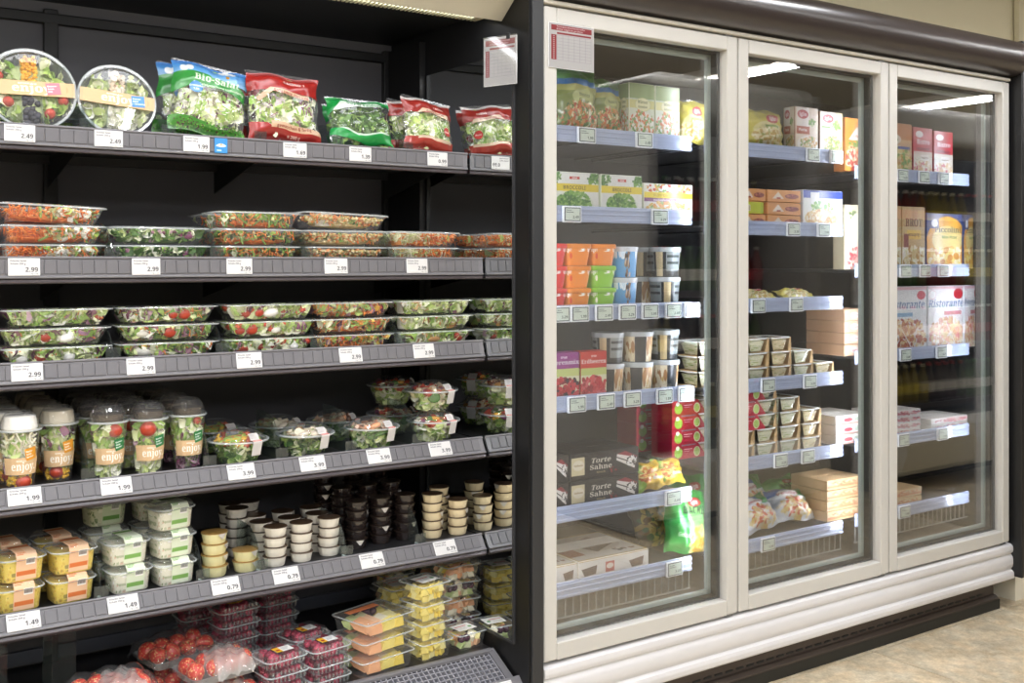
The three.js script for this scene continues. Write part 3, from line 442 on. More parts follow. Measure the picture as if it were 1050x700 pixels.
const PB = {
  bio: bagPrint((g, w, h) => { const s = g.createLinearGradient(0, 0, 0, 70); s.addColorStop(0, '#2f7fd0'); s.addColorStop(1, '#8fc3ec'); g.fillStyle = s; g.fillRect(0, 0, w, 84); g.fillStyle = '#f5f8fa'; for (const [x, y, r] of [[200, 20, 14], [222, 14, 17], [246, 20, 14], [40, 40, 16], [66, 34, 15]]) { g.beginPath(); g.arc(x, y, r, 0, 7); g.fill(); } g.fillStyle = '#3f9a45'; g.beginPath(); g.moveTo(0, 60); g.quadraticCurveTo(90, 40, 160, 70); g.quadraticCurveTo(250, 60, 320, 110); g.lineTo(320, 150); g.quadraticCurveTo(200, 100, 60, 130); g.lineTo(0, 160); g.fill(); g.fillStyle = '#e8f0d8'; g.font = 'bold 44px serif'; g.fillText('Bio-Salat', 80, 96); g.font = 'bold 15px sans-serif'; g.fillText('Salatmischung küchenfertig', 104, 118); g.fillStyle = '#4f96d8'; g.beginPath(); g.arc(92, 132, 27, 0, 7); g.fill(); g.fillStyle = '#eef6ff'; g.font = 'bold 12px sans-serif'; g.fillText('gewaschen', 64, 130); g.fillText('1.99', 80, 146); g.fillStyle = '#e0a030'; g.beginPath(); g.arc(222, 46, 8, 0, 7); g.fill(); g.fillStyle = '#4f9a3a'; g.beginPath(); g.moveTo(0, 262); g.quadraticCurveTo(120, 270, 200, 290); g.lineTo(320, 286); g.lineTo(320, 320); g.lineTo(0, 320); g.fill(); const r = rng(4); for (let k = 0; k < 260; k++) { g.fillStyle = ['#6fb544', '#3f7f2c', '#8cc85a', '#5a3040'][Math.floor(r() * 4)]; g.fillRect(r() * w, 275 + r() * 45, 6, 4); } }),
  red: bagPrint((g, w, h) => { g.fillStyle = '#b02a24'; g.fillRect(0, 0, w, 92); wave(g, [[0, 90], [60, 70], [250, 96], [320, 100], [320, 60], [0, 60]]); g.fillStyle = '#e9c3a0'; wave(g, [[20, 128], [90, 78], [260, 100], [262, 122], [96, 98], [34, 146]]); g.fillStyle = '#8a2a1c'; g.font = 'bold 20px sans-serif'; g.save(); g.rotate(.12); g.fillText('Salatmix DeLuxe', 112, 86); g.restore(); g.fillStyle = '#f5e8e0'; g.font = 'bold 22px sans-serif'; g.fillText('CASINO 1', 150, 52); g.fillStyle = '#b02a24'; wave(g, [[0, 236], [70, 244], [90, 262], [320, 274], [320, 320], [0, 320]]); g.fillStyle = '#e9c3a0'; wave(g, [[86, 236], [320, 256], [320, 278], [86, 266]]); g.fillStyle = '#8a2a1c'; g.font = 'bold 17px sans-serif'; g.fillText('gewaschen & fertig', 110, 264); g.fillStyle = '#f5d8c8'; g.fillText('e 200 g', 160, 300); }),
  green: bagPrint((g, w, h) => { g.fillStyle = '#1f9a46'; g.fillRect(0, 0, w, 34); wave(g, [[0, 34], [90, 30], [0, 120]]); g.fillStyle = '#e8f4e4'; wave(g, [[60, 34], [270, 34], [285, 60], [150, 64], [40, 100], [20, 96]]); g.fillStyle = '#1f7a3a'; g.font = 'bold 28px sans-serif'; g.fillText('Super Feldsalat', 84, 58); g.fillStyle = '#22a64c'; g.beginPath(); g.moveTo(0, 205); g.quadraticCurveTo(60, 220, 120, 258); g.quadraticCurveTo(200, 236, 320, 230); g.lineTo(320, 300); g.lineTo(180, 302); g.lineTo(60, 280); g.lineTo(0, 250); g.fill(); g.fillStyle = '#d8efd8'; wave(g, [[20, 204], [70, 222], [120, 250], [300, 228], [300, 236], [122, 262]]); }),
  small: bagPrint((g, w, h) => { g.fillStyle = '#d8cfc8'; g.fillRect(0, 0, w, 18); g.fillStyle = '#a83228'; g.fillRect(0, 18, w, 84); g.fillStyle = '#efd2b4'; wave(g, [[60, 108], [100, 74], [270, 88], [290, 118], [270, 112], [110, 96]]); g.fillStyle = '#8a2a1c'; g.font = 'bold 20px sans-serif'; g.fillText('Gartensalat', 124, 98); g.fillStyle = '#f4e6dc'; g.font = 'bold 18px sans-serif'; g.fillText('CASINO', 180, 60); g.fillStyle = '#b43a2c'; g.fillRect(0, 250, w, 70); g.fillStyle = '#efd2b4'; g.fillRect(70, 246, 230, 16); g.fillStyle = '#c93a34'; g.beginPath(); g.arc(268, 190, 26, 0, 7); g.fill(); g.fillStyle = '#f5e8e0'; g.font = 'bold 13px sans-serif'; g.fillText('frisch', 250, 194); }),
};
function bag(name, pk, label, cat, w, h, b, px, z, shelfY, lean, seed, greens, roll = 0, yaw = 0, group = 'bagged salads', full = false) {
  const g = thing(name, label, cat, group, xf(px, z), shelfY, z, yaw);
  const Tm = new THREE.Matrix4().makeTranslation(0, h / 2 * Math.cos(lean) + w / 2 * Math.abs(Math.sin(roll)) * .6 + b * Math.sin(lean) * .6 + .001, -h / 2 * Math.sin(lean)).multiply(new THREE.Matrix4().makeRotationX(-lean)).multiply(new THREE.Matrix4().makeRotationZ(roll));
  if (!full) {
    part(g, 'film', merge([pillow(w, h, b, 22, 22, 1, seed), pillow(w, h, b, 22, 22, -1, seed)]).applyMatrix4(Tm), K.film);
    part(g, 'print', pillow(w, h, b, 30, 30, 1, seed, .0007).applyMatrix4(Tm), PB[pk]);
    const f = new Food(seed * 7); f.lump(0, 0, 0, w * .40, h * .40, b * .5, greens); const n = full ? 10 : 210;
    for (let k = 0; k < n; k++) { const u = f.rnd(-.86, .86), v = f.rnd(-.84, .84), d = b * (1 - Math.abs(u) ** 2.6) ** .7 * Math.max(0, 1 - Math.abs(v / .93) ** 3.2) ** .6; if (f.r() < .35) f.shred(u * w / 2, v * h / 2, d * f.rnd(.5, .78), .03, .002, f.pick(greens)); else f.leaf(u * w / 2, v * h / 2, d * f.rnd(.35, .72), .012, f.pick(greens)); }
    f.clamp((x, y, z) => { const u = cl(x / (w / 2) / .95, -1, 1), v = cl(y / (h / 2), -.93, .93), d = b * (1 - Math.abs(u) ** 2.6) ** .7 * Math.max(0, 1 - Math.abs(v / .93) ** 3.2) ** .6 - .004; return [cl(x, -w * .46, w * .46), cl(y, -h * .46, h * .46), cl(z, -Math.max(0, d), Math.max(0, d))]; }).mesh(g, 'salad', Tm);
  } else { part(g, 'film', merge([pillow(w, h, b, 24, 24, 1, seed, 0, .004), pillow(w, h, b, 24, 24, -1, seed, 0, .004)]).applyMatrix4(Tm), PB[pk]); }
  const e = []; for (let k = 0; k < 26; k++) e.push(box(w / 27, .006, .0008, (k - 12.5) * w / 26, h / 2 + .001 + (k % 2) * .0015, 0)); part(g, 'sealed_edge', merge(e).applyMatrix4(Tm), K.film);
  return g;
}
const Y0 = SH[0].y - .012, mixG = [...PALE, ...GREEN, '#7a3a58', '#f1efe0'];
bag('salad_bag', 'bio', 'blue and green printed bag of mixed salad, standing in front of its twin', 'salad', .192, .185, .03, 218, -.315, Y0, .32, 41, mixG, -.16, 0);
bag('salad_bag', 'bio', 'blue and green printed bag of mixed salad, behind its twin', 'salad', .198, .185, .026, 202, -.40, Y0, .22, 42, mixG, -.13, 0);
bag('salad_bag', 'red', 'large red printed bag of shredded salad, leaning in front of its twin', 'salad', .196, .182, .03, 294, -.312, Y0, .24, 43, [...PALE, '#8a5a74', '#d8c8cc', ...GREEN], -.05, 0);
bag('salad_bag', 'red', 'large red printed bag of shredded salad, tucked behind its twin', 'salad', .178, .178, .026, 283, -.40, Y0, .2, 44, mixG, -.05, 0);
bag('salad_bag', 'green', 'green printed bag of lamb lettuce on the top shelf', 'salad', .186, .140, .032, 373, -.312, Y0, .35, 45, DARKG, -.02, 0);
bag('salad_bag', 'green', 'green printed bag of lamb lettuce behind the first green bag', 'salad', .172, .135, .03, 365, -.42, Y0, .25, 48, DARKG, .02, 0);
bag('salad_bag', 'small', 'small red printed bag of cut lettuce beside the mirror panel', 'salad', .166, .152, .026, 443, -.312, Y0, .28, 46, [...PALE, ...GREEN], -.12, .12);
bag('salad_bag', 'small', 'small red printed bag of cut lettuce, tucked behind another', 'salad', .150, .150, .024, 424, -.385, Y0, .22, 47, [...PALE, ...GREEN], -.1, .12);

// ---------- acrylic shelf dividers ----------
const divP = new Map();
function divider(shelf, px, hgt, label) {
  const s = SH[shelf], key = hgt; if (!divP.has(key)) divP.set(key, proto((g) => {
    const sh = new THREE.Shape(); sh.moveTo(0, 0); sh.lineTo(.17, 0); sh.lineTo(.17, hgt); sh.lineTo(.12, hgt); sh.quadraticCurveTo(.03, hgt, .012, .03); sh.lineTo(0, .022); sh.closePath();
    const e = new THREE.ExtrudeGeometry(sh, { depth: .0018, bevelEnabled: false, curveSegments: 10 }); e.rotateY(Math.PI / 2); part(g, 'divider_sheet', e, K.acrylic);
    part(g, 'front_tab', rb(.032, .034, .0018, .0008, 0, .017, .001), K.acrylic); part(g, 'foot', rb(.006, .006, .03, .001, 0, .003, -.012), mat('#d8dcdc', .3));
  })); place(divP.get(key), 'shelf_divider', label, 'divider', 'clear shelf dividers', xf(px, s.z - .016), s.y - .012, s.z - .016);
}
[[89, 'between the two leaning bowls'], [173, 'between the leaning bowl and the blue bag'], [267, 'between the blue bag and the red bag'], [346, 'between the red bag and the green bag'], [418, 'between the green bag and the small red bag']].forEach(([p, t]) => divider(0, p, .075, 'clear acrylic shelf divider ' + t));
[[115, 'between the carrot trays and the herb trays'], [222, 'between the herb trays and the bean trays'], [315, 'between the bean trays and the couscous trays'], [404, 'between the couscous trays and the sprout trays']].forEach(([p, t]) => divider(1, p, .09, 'clear acrylic shelf divider ' + t));
[[116, 'between the mozzarella trays and the egg trays'], [228, 'between the egg trays and the tomato trays'], [324, 'between the tomato trays and the noodle trays'], [410, 'between the noodle trays and the chicken trays']].forEach(([p, t]) => divider(2, p, .08, 'clear acrylic shelf divider ' + t));
[[91, 'between the white capped cups and the domed cups'], [215, 'between the domed cups and the pepper bowl'], [289, 'between the pepper bowl and the mushroom bowl'], [360, 'between the mushroom bowl and the salmon bowl'], [428, 'between the salmon bowl and the stacked bowls']].forEach(([p, t]) => divider(3, p, .11, 'clear acrylic shelf divider ' + t));
[[104, 'between the yellow tubs and the herb tubs'], [208, 'between the herb tubs and the yellow pots'], [268, 'between the yellow pots and the white pots'], [356, 'between the white pots and the black pots'], [431, 'between the black pots and the cream pots']].forEach(([p, t]) => divider(4, p, .10, 'clear acrylic shelf divider ' + t));
// ---------- salad cups ----------
const cupH = .128, cupR0 = .029, cupR1 = .0405, rAt = (y) => cupR0 + (cupR1 - cupR0) * y / cupH;
const cupG = lathe([[0, .001], [cupR0 - .002, .001], [cupR0, .004], [cupR1, cupH - .004], [cupR1 + .003, cupH - .003], [cupR1 + .003, cupH]], 32, 0, Math.PI * 2, .5);
const domeG = lathe([[cupR1 + .0035, cupH - .003], [cupR1 + .0035, cupH + .003], [cupR1 - .001, cupH + .004], [cupR1 - .003, cupH + .018], [cupR1 - .012, cupH + .034], [cupR1 - .018, cupH + .037], [cupR1 - .022, cupH + .034], [0, cupH + .034]], 32, 0, Math.PI * 2, .5);
const insG = lathe([[0, cupH - .004], [.033, cupH - .004], [.036, cupH + .002], [.032, cupH + .027], [.030, cupH + .028], [0, cupH + .028]], 28, 0, Math.PI * 2, .5);
const bandG = lathe([[rAt(.034) + .0008, .034], [rAt(.070) + .0008, .070]], 20, -1.1, 2.2);
const stG = new THREE.PlaneGeometry(.026, .026, 6, 1);
function cup(g, kind, seed, list, toms) {
  part(g, 'cup', cupG, K.clear); part(g, 'dome_lid', domeG, K.clear);
  if (kind === 'white') part(g, 'dressing_insert', insG, mat('#f3efe6', .45)); else if (kind === 'beige') part(g, 'dressing_insert', insG, mat('#d6cdb9', .5));
  else part(g, 'dressing_insert', lathe([[0, cupH - .002], [.031, cupH - .002], [.034, cupH + .014], [.0335, cupH + .016], [0, cupH + .016]], 24), phy('#7d6a52', .15, { transmission: .7, thickness: 0 }));
  const f = new Food(seed); f.lump(0, .03, 0, .02, .028, .02, PALE); f.lump(0, .085, 0, .026, .04, .026, GREEN);
  for (const [y0, y1, n, fn] of list) for (let k = 0; k < n; k++) { const a = f.rnd(0, 6.283), y = f.rnd(y0, y1), r = (rAt(y) - .008) * (f.r() < .7 ? f.rnd(.82, 1) : Math.sqrt(f.r())); fn(f, r * Math.cos(a), y, r * Math.sin(a)); }
  f.clamp((x, y, z) => { const Y = cl(y, .002, cupH - .002), R2 = rAt(Y) - .0012, l = Math.hypot(x, z), k = l > R2 ? R2 / l : 1; return [x * k, Y, z * k]; }).mesh(g, 'salad'); part(g, 'rim', rimRound(cupR1 + .0038, cupH - .0035, .0045), K.rim);
  for (const [y, a, s] of toms) { const r = rAt(y) - .0125; put(g, 'cherry_tomato', tomG, redM, r * Math.sin(a), y, r * Math.cos(a), [.0125 * s, .0115 * s, .0115 * s]); }
  const b = part(g, 'kraft_band', bandG, mat('#fff', .75, { map: enjoyCup }));
  const sg = stG.clone(), A = sg.attributes.position; for (let i = 0; i < A.count; i++) { const x = A.getX(i) * Math.cos(.18) - A.getY(i) * Math.sin(.18), y = A.getX(i) * Math.sin(.18) + A.getY(i) * Math.cos(.18) + .078, t = .50 + x / .038, r = rAt(y) + .0016; A.setXYZ(i, r * Math.sin(t), y, r * Math.cos(t)); } sg.computeVertexNormals();
  part(g, 'sticker', sg, stickM[kind === 'clear' ? 'green' : 'orange']);
}
const lf = (cols, s = .012) => (f, x, y, z) => f.leaf(x, y, z, s, f.pick(cols)), cn = (f, x, y, z) => f.blob(x, y, z, [.005, .0045, .005], f.pick(['#f2c02c', '#f7d048', '#e8b020'])), pn = (f, x, y, z) => f.shred(x, y, z, .03, .0035, f.pick(['#efe9cf', '#e6ddb8', '#f5f1e0']));
const cupP = {
  a: proto((g) => cup(g, 'white', 61, [[.006, .03, 60, cn], [.03, .06, 40, lf(PURP)], [.06, .118, 60, pn], [.06, .118, 20, lf(PALE)]], [[.017, .25, 1.3]])),
  b: proto((g) => cup(g, 'beige', 62, [[.006, .026, 60, cn], [.03, .115, 50, lf(PALE)], [.06, .11, 30, lf(PURP)], [.08, .118, 20, lf(GREEN)]], [[.02, -.3, 1.2]])),
  c: proto((g) => cup(g, 'clear', 63, [[.006, .04, 50, lf(PALE)], [.03, .118, 70, lf(GREEN)], [.05, .118, 30, lf(PALE)], [.06, .1, 12, lf(PURP)]], [[.107, .35, 1.3]])),
  d: proto((g) => cup(g, 'clear', 64, [[.006, .04, 50, lf(PALE)], [.03, .118, 60, lf(GREEN)], [.06, .118, 30, lf(PALE)], [.05, .115, 16, lf(PURP)]], [[.105, -.25, 1.5]])),
  e: proto((g) => cup(g, 'clear', 65, [[.006, .035, 50, lf(PURP)], [.02, .118, 60, lf(GREEN)], [.06, .118, 40, lf(PALE)], [.06, .118, 16, lf(PURP)]], [[.112, .7, .8]])),
};
{
  const s = SH[3], y = s.y - .012, yaw = -.02;
  const put1 = (k, px, z, lab, sc = 1) => place(cupP[k], 'salad_cup', lab, 'salad', 'salad cups', xf(px, z), y, z, yaw, sc);
  put1('a', 20, -.247, 'salad cup with bright white cap and tomato at its foot'); put1('b', 59, -.30, 'salad cup with beige cap, red leaves and corn at its foot');
  put1('c', 111, -.262, 'domed salad cup with one tomato near the rim and green sticker'); put1('d', 152, -.258, 'domed salad cup with a large tomato half and green sticker'); put1('e', 192, -.272, 'domed salad cup with dark red leaves at its foot');
  const behind = { a: 'the bright white cap', b: 'the beige cap', c: 'one small tomato', d: 'the large tomato half', e: 'red leaves at its foot' }; for (const [k, px0, z0, dx, rows, what] of [['a', 6, -.34, 0, 4, 'white capped'], ['b', 48, -.39, 0, 4, 'beige capped'], ['c', 97, -.36, 0, 4, 'clear domed'], ['d', 134, -.357, 0, 4, 'clear domed'], ['e', 179, -.372, 0, 4, 'clear domed']])
    for (let r = 0; r < rows; r++) { const z = z0 - r * .09; place(cupP[k], 'salad_cup', `${what} salad cup, ${['first', 'second', 'third', 'fourth'][r]} behind the cup with ${behind[k]}`, 'salad', `${what} cups behind`, xf(px0, z0) + .004 * r, y, z, yaw); }
}
// ---------- salad bowls with domed lids ----------
const bowlG = lathe([[0, .001], [.036, .001], [.040, .004], [.058, .058], [.0625, .0585], [.0635, .061]], 14, 0, Math.PI * 2, .3);
const bowlLid = lathe([[.0640, .0595], [.0640, .0625], [.055, .064], [.051, .074], [.036, .085], [.026, .087], [.022, .0845], [0, .0845]], 28, 0, Math.PI * 2, .5);
const bandTex = canvasTex(64, 160, (g) => { g.fillStyle = '#d6d2ce'; g.fillRect(0, 0, 64, 160); g.fillStyle = '#d8604e'; g.fillRect(4, 66, 56, 22); g.fillStyle = '#fff'; g.font = 'bold 12px sans-serif'; g.fillText('FRISCH', 8, 82); g.fillStyle = '#b8b0ac'; for (let k = 0; k < 4; k++) g.fillRect(8, 14 + k * 9, 40, 3); });
const bandM = mat('#fff', .6, { map: bandTex });
function strip(path, w, yaw) { const p = [], uv = [], ix = []; path.forEach(([r, y], k) => { for (const s of [-1, 1]) { p.push(s * w / 2, y, r); uv.push((s + 1) / 2, k / (path.length - 1)); } if (k) { const b = 2 * k; ix.push(b - 2, b - 1, b, b - 1, b + 1, b); } }); const g = new THREE.BufferGeometry(); g.setAttribute('position', new THREE.Float32BufferAttribute(p, 3)); g.setAttribute('uv', new THREE.Float32BufferAttribute(uv, 2)); g.setIndex(ix); g.computeVertexNormals(); return g.rotateY(yaw); }
const bandS = strip([[.0595, .026], [.0655, .056], [.0665, .0605], [.0660, .0645], [.056, .0662], [.0525, .0755], [.046, .081]], .024, .22);
function bowl(g, seed, lower, upper, big = []) {
  part(g, 'bowl', bowlG, K.clear); part(g, 'lid', bowlLid, K.clear); part(g, 'label_strip', bandS, bandM);
  const f = new Food(seed); f.lump(0, .03, 0, .034, .026, .034, lower); f.lump(0, .058, 0, .042, .012, .042, upper);
  for (let k = 0; k < 120; k++) { const a = f.rnd(0, 6.283), y = f.rnd(.006, .052), R = .036 + .018 * y / .058, r = (R - .006) * (f.r() < .75 ? f.rnd(.85, 1) : f.r()); f.leaf(r * Math.cos(a), y, r * Math.sin(a), .0125, f.pick(lower)); }
  for (let k = 0; k < 60; k++) { const a = f.rnd(0, 6.283), y = f.rnd(.05, .07), r = .046 * Math.sqrt(f.r()); f.r() < .5 ? f.cube(r * Math.cos(a), y, r * Math.sin(a), .009, f.pick(upper)) : f.leaf(r * Math.cos(a), y, r * Math.sin(a), .010, f.pick(upper)); }
  f.clamp((x, y, z) => { const Y = cl(y, .003, .080), R2 = Y < .058 ? .0385 + .0185 * Y / .058 : .053 - (Y - .058) * .7, l = Math.hypot(x, z), k = l > R2 ? R2 / l : 1; return [x * k, Y, z * k]; }).mesh(g, 'salad'); part(g, 'rim', rimRound(.0655, .0585, .0045, .006), K.rim); for (const [nm, c, a, y, s] of big) put(g, nm, ico1, c, .042 * Math.sin(a), y, .042 * Math.cos(a), s, a, a, .3);
}
const shroom = mat('#e3d6c2', .5), salmon = mat('#e8a67c', .5), pepper = mat('#e7a92c', .35), cuke = mat('#4f7a34', .45);
const bowlP = {
  f: proto((g) => bowl(g, 71, [...GREEN, ...DARKG], ['#e2b33a', '#c9572c', '#8fb04a', '#b8c860'], [['pepper_piece', pepper, -.5, .052, [.009, .006, .007]], ['pepper_piece', redM, 0, .050, [.008, .006, .007]], ['pepper_piece', pepper, .3, .053, [.008, .006, .007]]])),
  g: proto((g) => bowl(g, 72, [...GREEN, ...DARKG, '#2f4a24'], ['#d9cbb0', '#b08a66', '#a9bf5c', '#e0d6bc'], [['mushroom_slice', shroom, -.6, .062, [.016, .008, .012]], ['mushroom_slice', shroom, .1, .066, [.015, .008, .012]], ['tomato_piece', redM, .8, .058, [.010, .008, .010]]])),
  h: proto((g) => bowl(g, 73, [...PALE, ...GREEN, ...DARKG], ['#e6a783', '#f0cbb0', '#d9cbb0', '#8a5a3a'], [['salmon_piece', salmon, -.4, .068, [.016, .009, .012]], ['cucumber_slice', cuke, .1, .050, [.026, .006, .012]], ['cucumber_slice', cuke, -.5, .052, [.02, .006, .012]]])),
  i: proto((g) => bowl(g, 74, [...PALE, ...GREEN], ['#f0ece0', '#7a3a58', '#e2a63a', '#c94a2c', '#5f8a3a'], [['tomato_piece', redM, -.7, .054, [.012, .010, .011]], ['pepper_piece', pepper, .9, .058, [.011, .007, .009]], ['onion_piece', onionM, .5, .054, [.011, .007, .009]]])),
  j: proto((g) => bowl(g, 75, [...PALE, '#e8dcb8', ...GREEN], ['#c94a2c', '#e8d4b4', '#7a3a58', '#b9853e'], [['tomato_piece', redM, -.8, .056, [.013, .011, .012]], ['spinach_leaf', cuke, -.45, .044, [.016, .016, .006]], ['bread_piece', chickM, .3, .060, [.012, .008, .010]]])),
};
{
  const s = SH[3], y = s.y - .012, pitch = .0625, P = (k, px, z, n, lab, sc = 1.0, ry = .1, grp = 'domed salad bowls') => place(bowlP[k], 'salad_bowl', lab, 'salad', grp, xf(px, z), y + n * .0806, z, ry).scale.set(1.12, .93, 1.12);
  P('f', 244, -.27, 0, 'domed salad bowl topped with yellow and red pepper'); P('f', 222, -.45, 0, 'domed salad bowl behind the pepper topped bowl');
  P('g', 313, -.268, 0, 'domed salad bowl topped with mushrooms on dark leaves'); P('g', 284, -.44, 0, 'domed salad bowl behind the mushroom topped bowl', 1, .5);
  P('h', 381, -.27, 0, 'domed salad bowl topped with salmon over cucumber'); P('h', 342, -.44, 0, 'domed salad bowl behind the salmon topped bowl', 1, .4);
  P('i', 444, -.282, 0, 'lower domed salad bowl of the stacked pair beside the mirror'); P('j', 442, -.288, 1, 'upper domed salad bowl of the stacked pair beside the mirror');
  P('j', 402, -.46, 0, 'lower domed salad bowl behind the stacked pair', 1, .7); P('i', 402, -.46, 1, 'upper domed salad bowl behind the stacked pair', 1, .7);
}
// ---------- rectangular dip tubs ----------
const UW = .098, UD = .088, UH = .0635;
const tubG = loft([[.078, .068, .016, .001], [.082, .072, .018, .004], [UW - .008, UD - .008, .020, UH - .014], [UW - .002, UD - .002, .022, UH - .0135]], true, false, .5, 4);
const tubLid = loft([[UW, UD, .022, UH - .0145], [UW + .002, UD + .002, .023, UH - .0125], [UW + .002, UD + .002, .023, UH - .0105], [UW - .006, UD - .006, .02, UH - .008], [UW - .010, UD - .010, .02, UH - .0015], [UW - .014, UD - .014, .02, UH]], false, false, .5, 4);
const tubTop = loft([[UW - .014, UD - .014, .02, UH - .0002], [UW - .024, UD - .024, .018, UH - .006]], false, true, .4, 4);
const fillG = loft([[.076, .066, .015, .0025], [.080, .070, .017, .005], [UW - .012, UD - .012, .018, UH - .020], [UW - .020, UD - .020, .016, UH - .0165]], true, true, .6, 4);
const speck = (base, dots, seed) => canvasTex(256, 128, (g, w, h) => { const r = rng(seed); g.fillStyle = base; g.fillRect(0, 0, w, h); for (let k = 0; k < 420; k++) { g.globalAlpha = .5 + r() * .5; g.fillStyle = dots[Math.floor(r() * dots.length)]; const s = 1 + r() * 2.4; g.beginPath(); g.ellipse(r() * w, r() * h, s * 1.6, s, r() * 3, 0, 7); g.fill(); } g.globalAlpha = 1; });
const labelTex = (bg, bar, accent) => canvasTex(96, 160, (g) => { g.fillStyle = bg; g.fillRect(0, 0, 96, 160); g.fillStyle = accent; g.fillRect(0, 6, 96, 10); g.fillRect(6, 64, 30, 6); for (let k = 0; k < 5; k++) { g.globalAlpha = .5; g.fillRect(6, 24 + k * 8, 44, 3); } g.globalAlpha = 1; g.font = 'bold 15px sans-serif'; g.fillText('Salat', 8, 60); g.fillStyle = '#f6f4f0'; g.fillRect(46, 100, 42, 40); g.fillStyle = bar; let x = 48; const r = rng(2); while (x < 85) { const w = 1 + r() * 2; g.fillRect(x, 102, w, 36); x += w + 1.2; } g.fillStyle = accent; for (let k = 0; k < 4; k++) g.fillRect(6, 104 + k * 9, 34 - k * 4, 3); g.fillRect(4, 148, 88, 6); });
const sleeveG = strip([[UD / 2 - .0085, .006], [UD / 2 - .0015, UH - .0145], [UD / 2 + .0022, UH - .012], [UD / 2 - .003, UH - .006], [UD / 2 - .0085, UH + .0004], [.004, UH + .0008], [-UD / 2 + .01, UH + .0006]], .042, 0).translate(.004, 0, .0006);
const mkTub = (base, dots, seed, bg, bar, acc) => proto((g) => { part(g, 'tub', tubG, K.clear); const l = part(g, 'lid', tubLid, K.clear); part(l, 'rim', rimLoft(UW + .003, UD + .003, .023, UH - .0145, .0035), K.rim); part(l, 'lid_panel', tubTop, K.clear); part(g, 'filling', fillG, mat('#fff', .45, { map: speck(base, dots, seed) })); part(g, 'paper_sleeve', sleeveG, mat('#fff', .7, { map: labelTex(bg, bar, acc) })); });
const tubY = mkTub('#ecd25a', ['#e0b83c', '#f5e58c', '#9a8a3a', '#d9a33c'], 81, '#eec49e', '#5a4a44', '#d9763c'), tubW = mkTub('#ecead8', ['#8fa070', '#f8f6ec', '#d8b8a0', '#a9b48c', '#ffffff'], 82, '#dfe8cf', '#5a6058', '#7fae5a'), tubD = mkTub('#d8dcbc', ['#5f7a44', '#f3f2e2', '#7f9660', '#e9ead2'], 83, '#cfdcbc', '#5a6058', '#6a9a4a');
{
  const s = SH[4], y = s.y - .012, P = (p, px, z, n, lab, ry = .06) => place(p, 'salad_tub', lab, 'tub', 'rectangular salad tubs', xf(px, z), y + n * (UH - .0005), z, ry);
  P(tubY, 17, -.268, 0, 'lower yellow salad tub of the pair at the shelf end', .10); P(tubY, 19, -.27, 1, 'upper yellow salad tub of the pair at the shelf end', .12);
  P(tubY, 71, -.272, 0, 'lower yellow salad tub of the pair beside the herb tubs', .12); P(tubY, 72, -.275, 1, 'upper yellow salad tub of the pair beside the herb tubs', .14);
  for (const [px, z] of [[4, -.38], [56, -.385]]) for (const n of [0, 1]) P(tubY, px, z, n, 'yellow salad tub in the row behind the yellow pairs', .1);
  P(tubW, 130, -.272, 0, 'lower herb cream tub of the two stacked beside the divider', .12); P(tubW, 127, -.275, 1, 'upper herb cream tub of the two stacked beside the divider', .16);
  for (const n of [0, 1, 2]) P(n === 2 ? tubD : tubW, 106, -.405, n, n === 2 ? 'dark flecked herb tub topping the stack behind the pair' : `herb cream tub in the stack behind the pair, ${ord[3][n]}`, .12);
  for (const n of [0, 1, 2]) P(tubW, 176 - n, -.272 - n * .003, n, `herb cream tub in the stack of three, ${ord[3][n]}`, .12 + n * .04);
  for (const n of [0, 1, 2]) P(tubW, 156, -.40, n, `herb cream tub in the stack behind the three high stack, ${ord[3][n]}`, .12);
}
// ---------- small round pots ----------
const potProto = (R, H, body, foil, lidM, tabbed = true) => proto((g) => {
  part(g, 'pot', lathe([[0, .0008], [R * .80, .0008], [R * .84, .003], [R * .955, H - .003], [R, H - .0026], [R, H - .0012], [R * .96, H - .001]], 30, 0, Math.PI * 2, .5), body);
  const l = part(g, 'foil_lid', lathe([[R * 1.005, H - .0014], [R * 1.01, H - .0004], [R * .9, H], [0, H]], 30, 0, Math.PI * 2, .4), lidM);
  if (!tabbed) return; const tab = new THREE.Shape(); tab.moveTo(-.011, 0); tab.lineTo(.011, 0); tab.lineTo(.002, -.012); tab.lineTo(-.002, -.012); const tg = new THREE.ExtrudeGeometry(tab, { depth: .0003, bevelEnabled: false }); tg.rotateX(-.12).translate(0, H - .001, R * 1.0); tg.rotateY(.55 + foil); part(l, 'pull_tab', tg, mat('#d9d4cc', .35, { metalness: .5 }));
});
const lidTex = canvasTex(128, 128, (g) => { g.fillStyle = '#4a3526'; g.fillRect(0, 0, 128, 128); g.fillStyle = '#6b4a30'; g.beginPath(); g.arc(64, 64, 40, 0, 7); g.fill(); g.fillStyle = '#d9c9a8'; g.font = 'bold 18px serif'; g.fillText('Dessert', 32, 62); });
const brownLid = mat('#54402f', .35, { metalness: .25 }), tanLid = mat('#b08a4c', .35, { metalness: .3 }), blackLid = mat('#3a2f28', .3, { metalness: .3 });
const potB0 = potProto(.0288, .0245, phy('#2a211f', .15, { clearcoat: .8 }), 0, blackLid, false), potC0 = potProto(.0285, .0238, mat('#ead8b0', .38), 0, brownLid, false), potW0 = potProto(.0288, .0242, mat('#efe9da', .35), 0, brownLid, false);
const potY = potProto(.0310, .026, mat('#ece4ae', .4), .1, tanLid), potW = potProto(.0288, .0242, mat('#efe9da', .35), .2, brownLid), potB = potProto(.0288, .0245, phy('#2a211f', .15, { clearcoat: .8 }), -.2, blackLid), potC = potProto(.0285, .0238, mat('#ead8b0', .38), .3, brownLid);
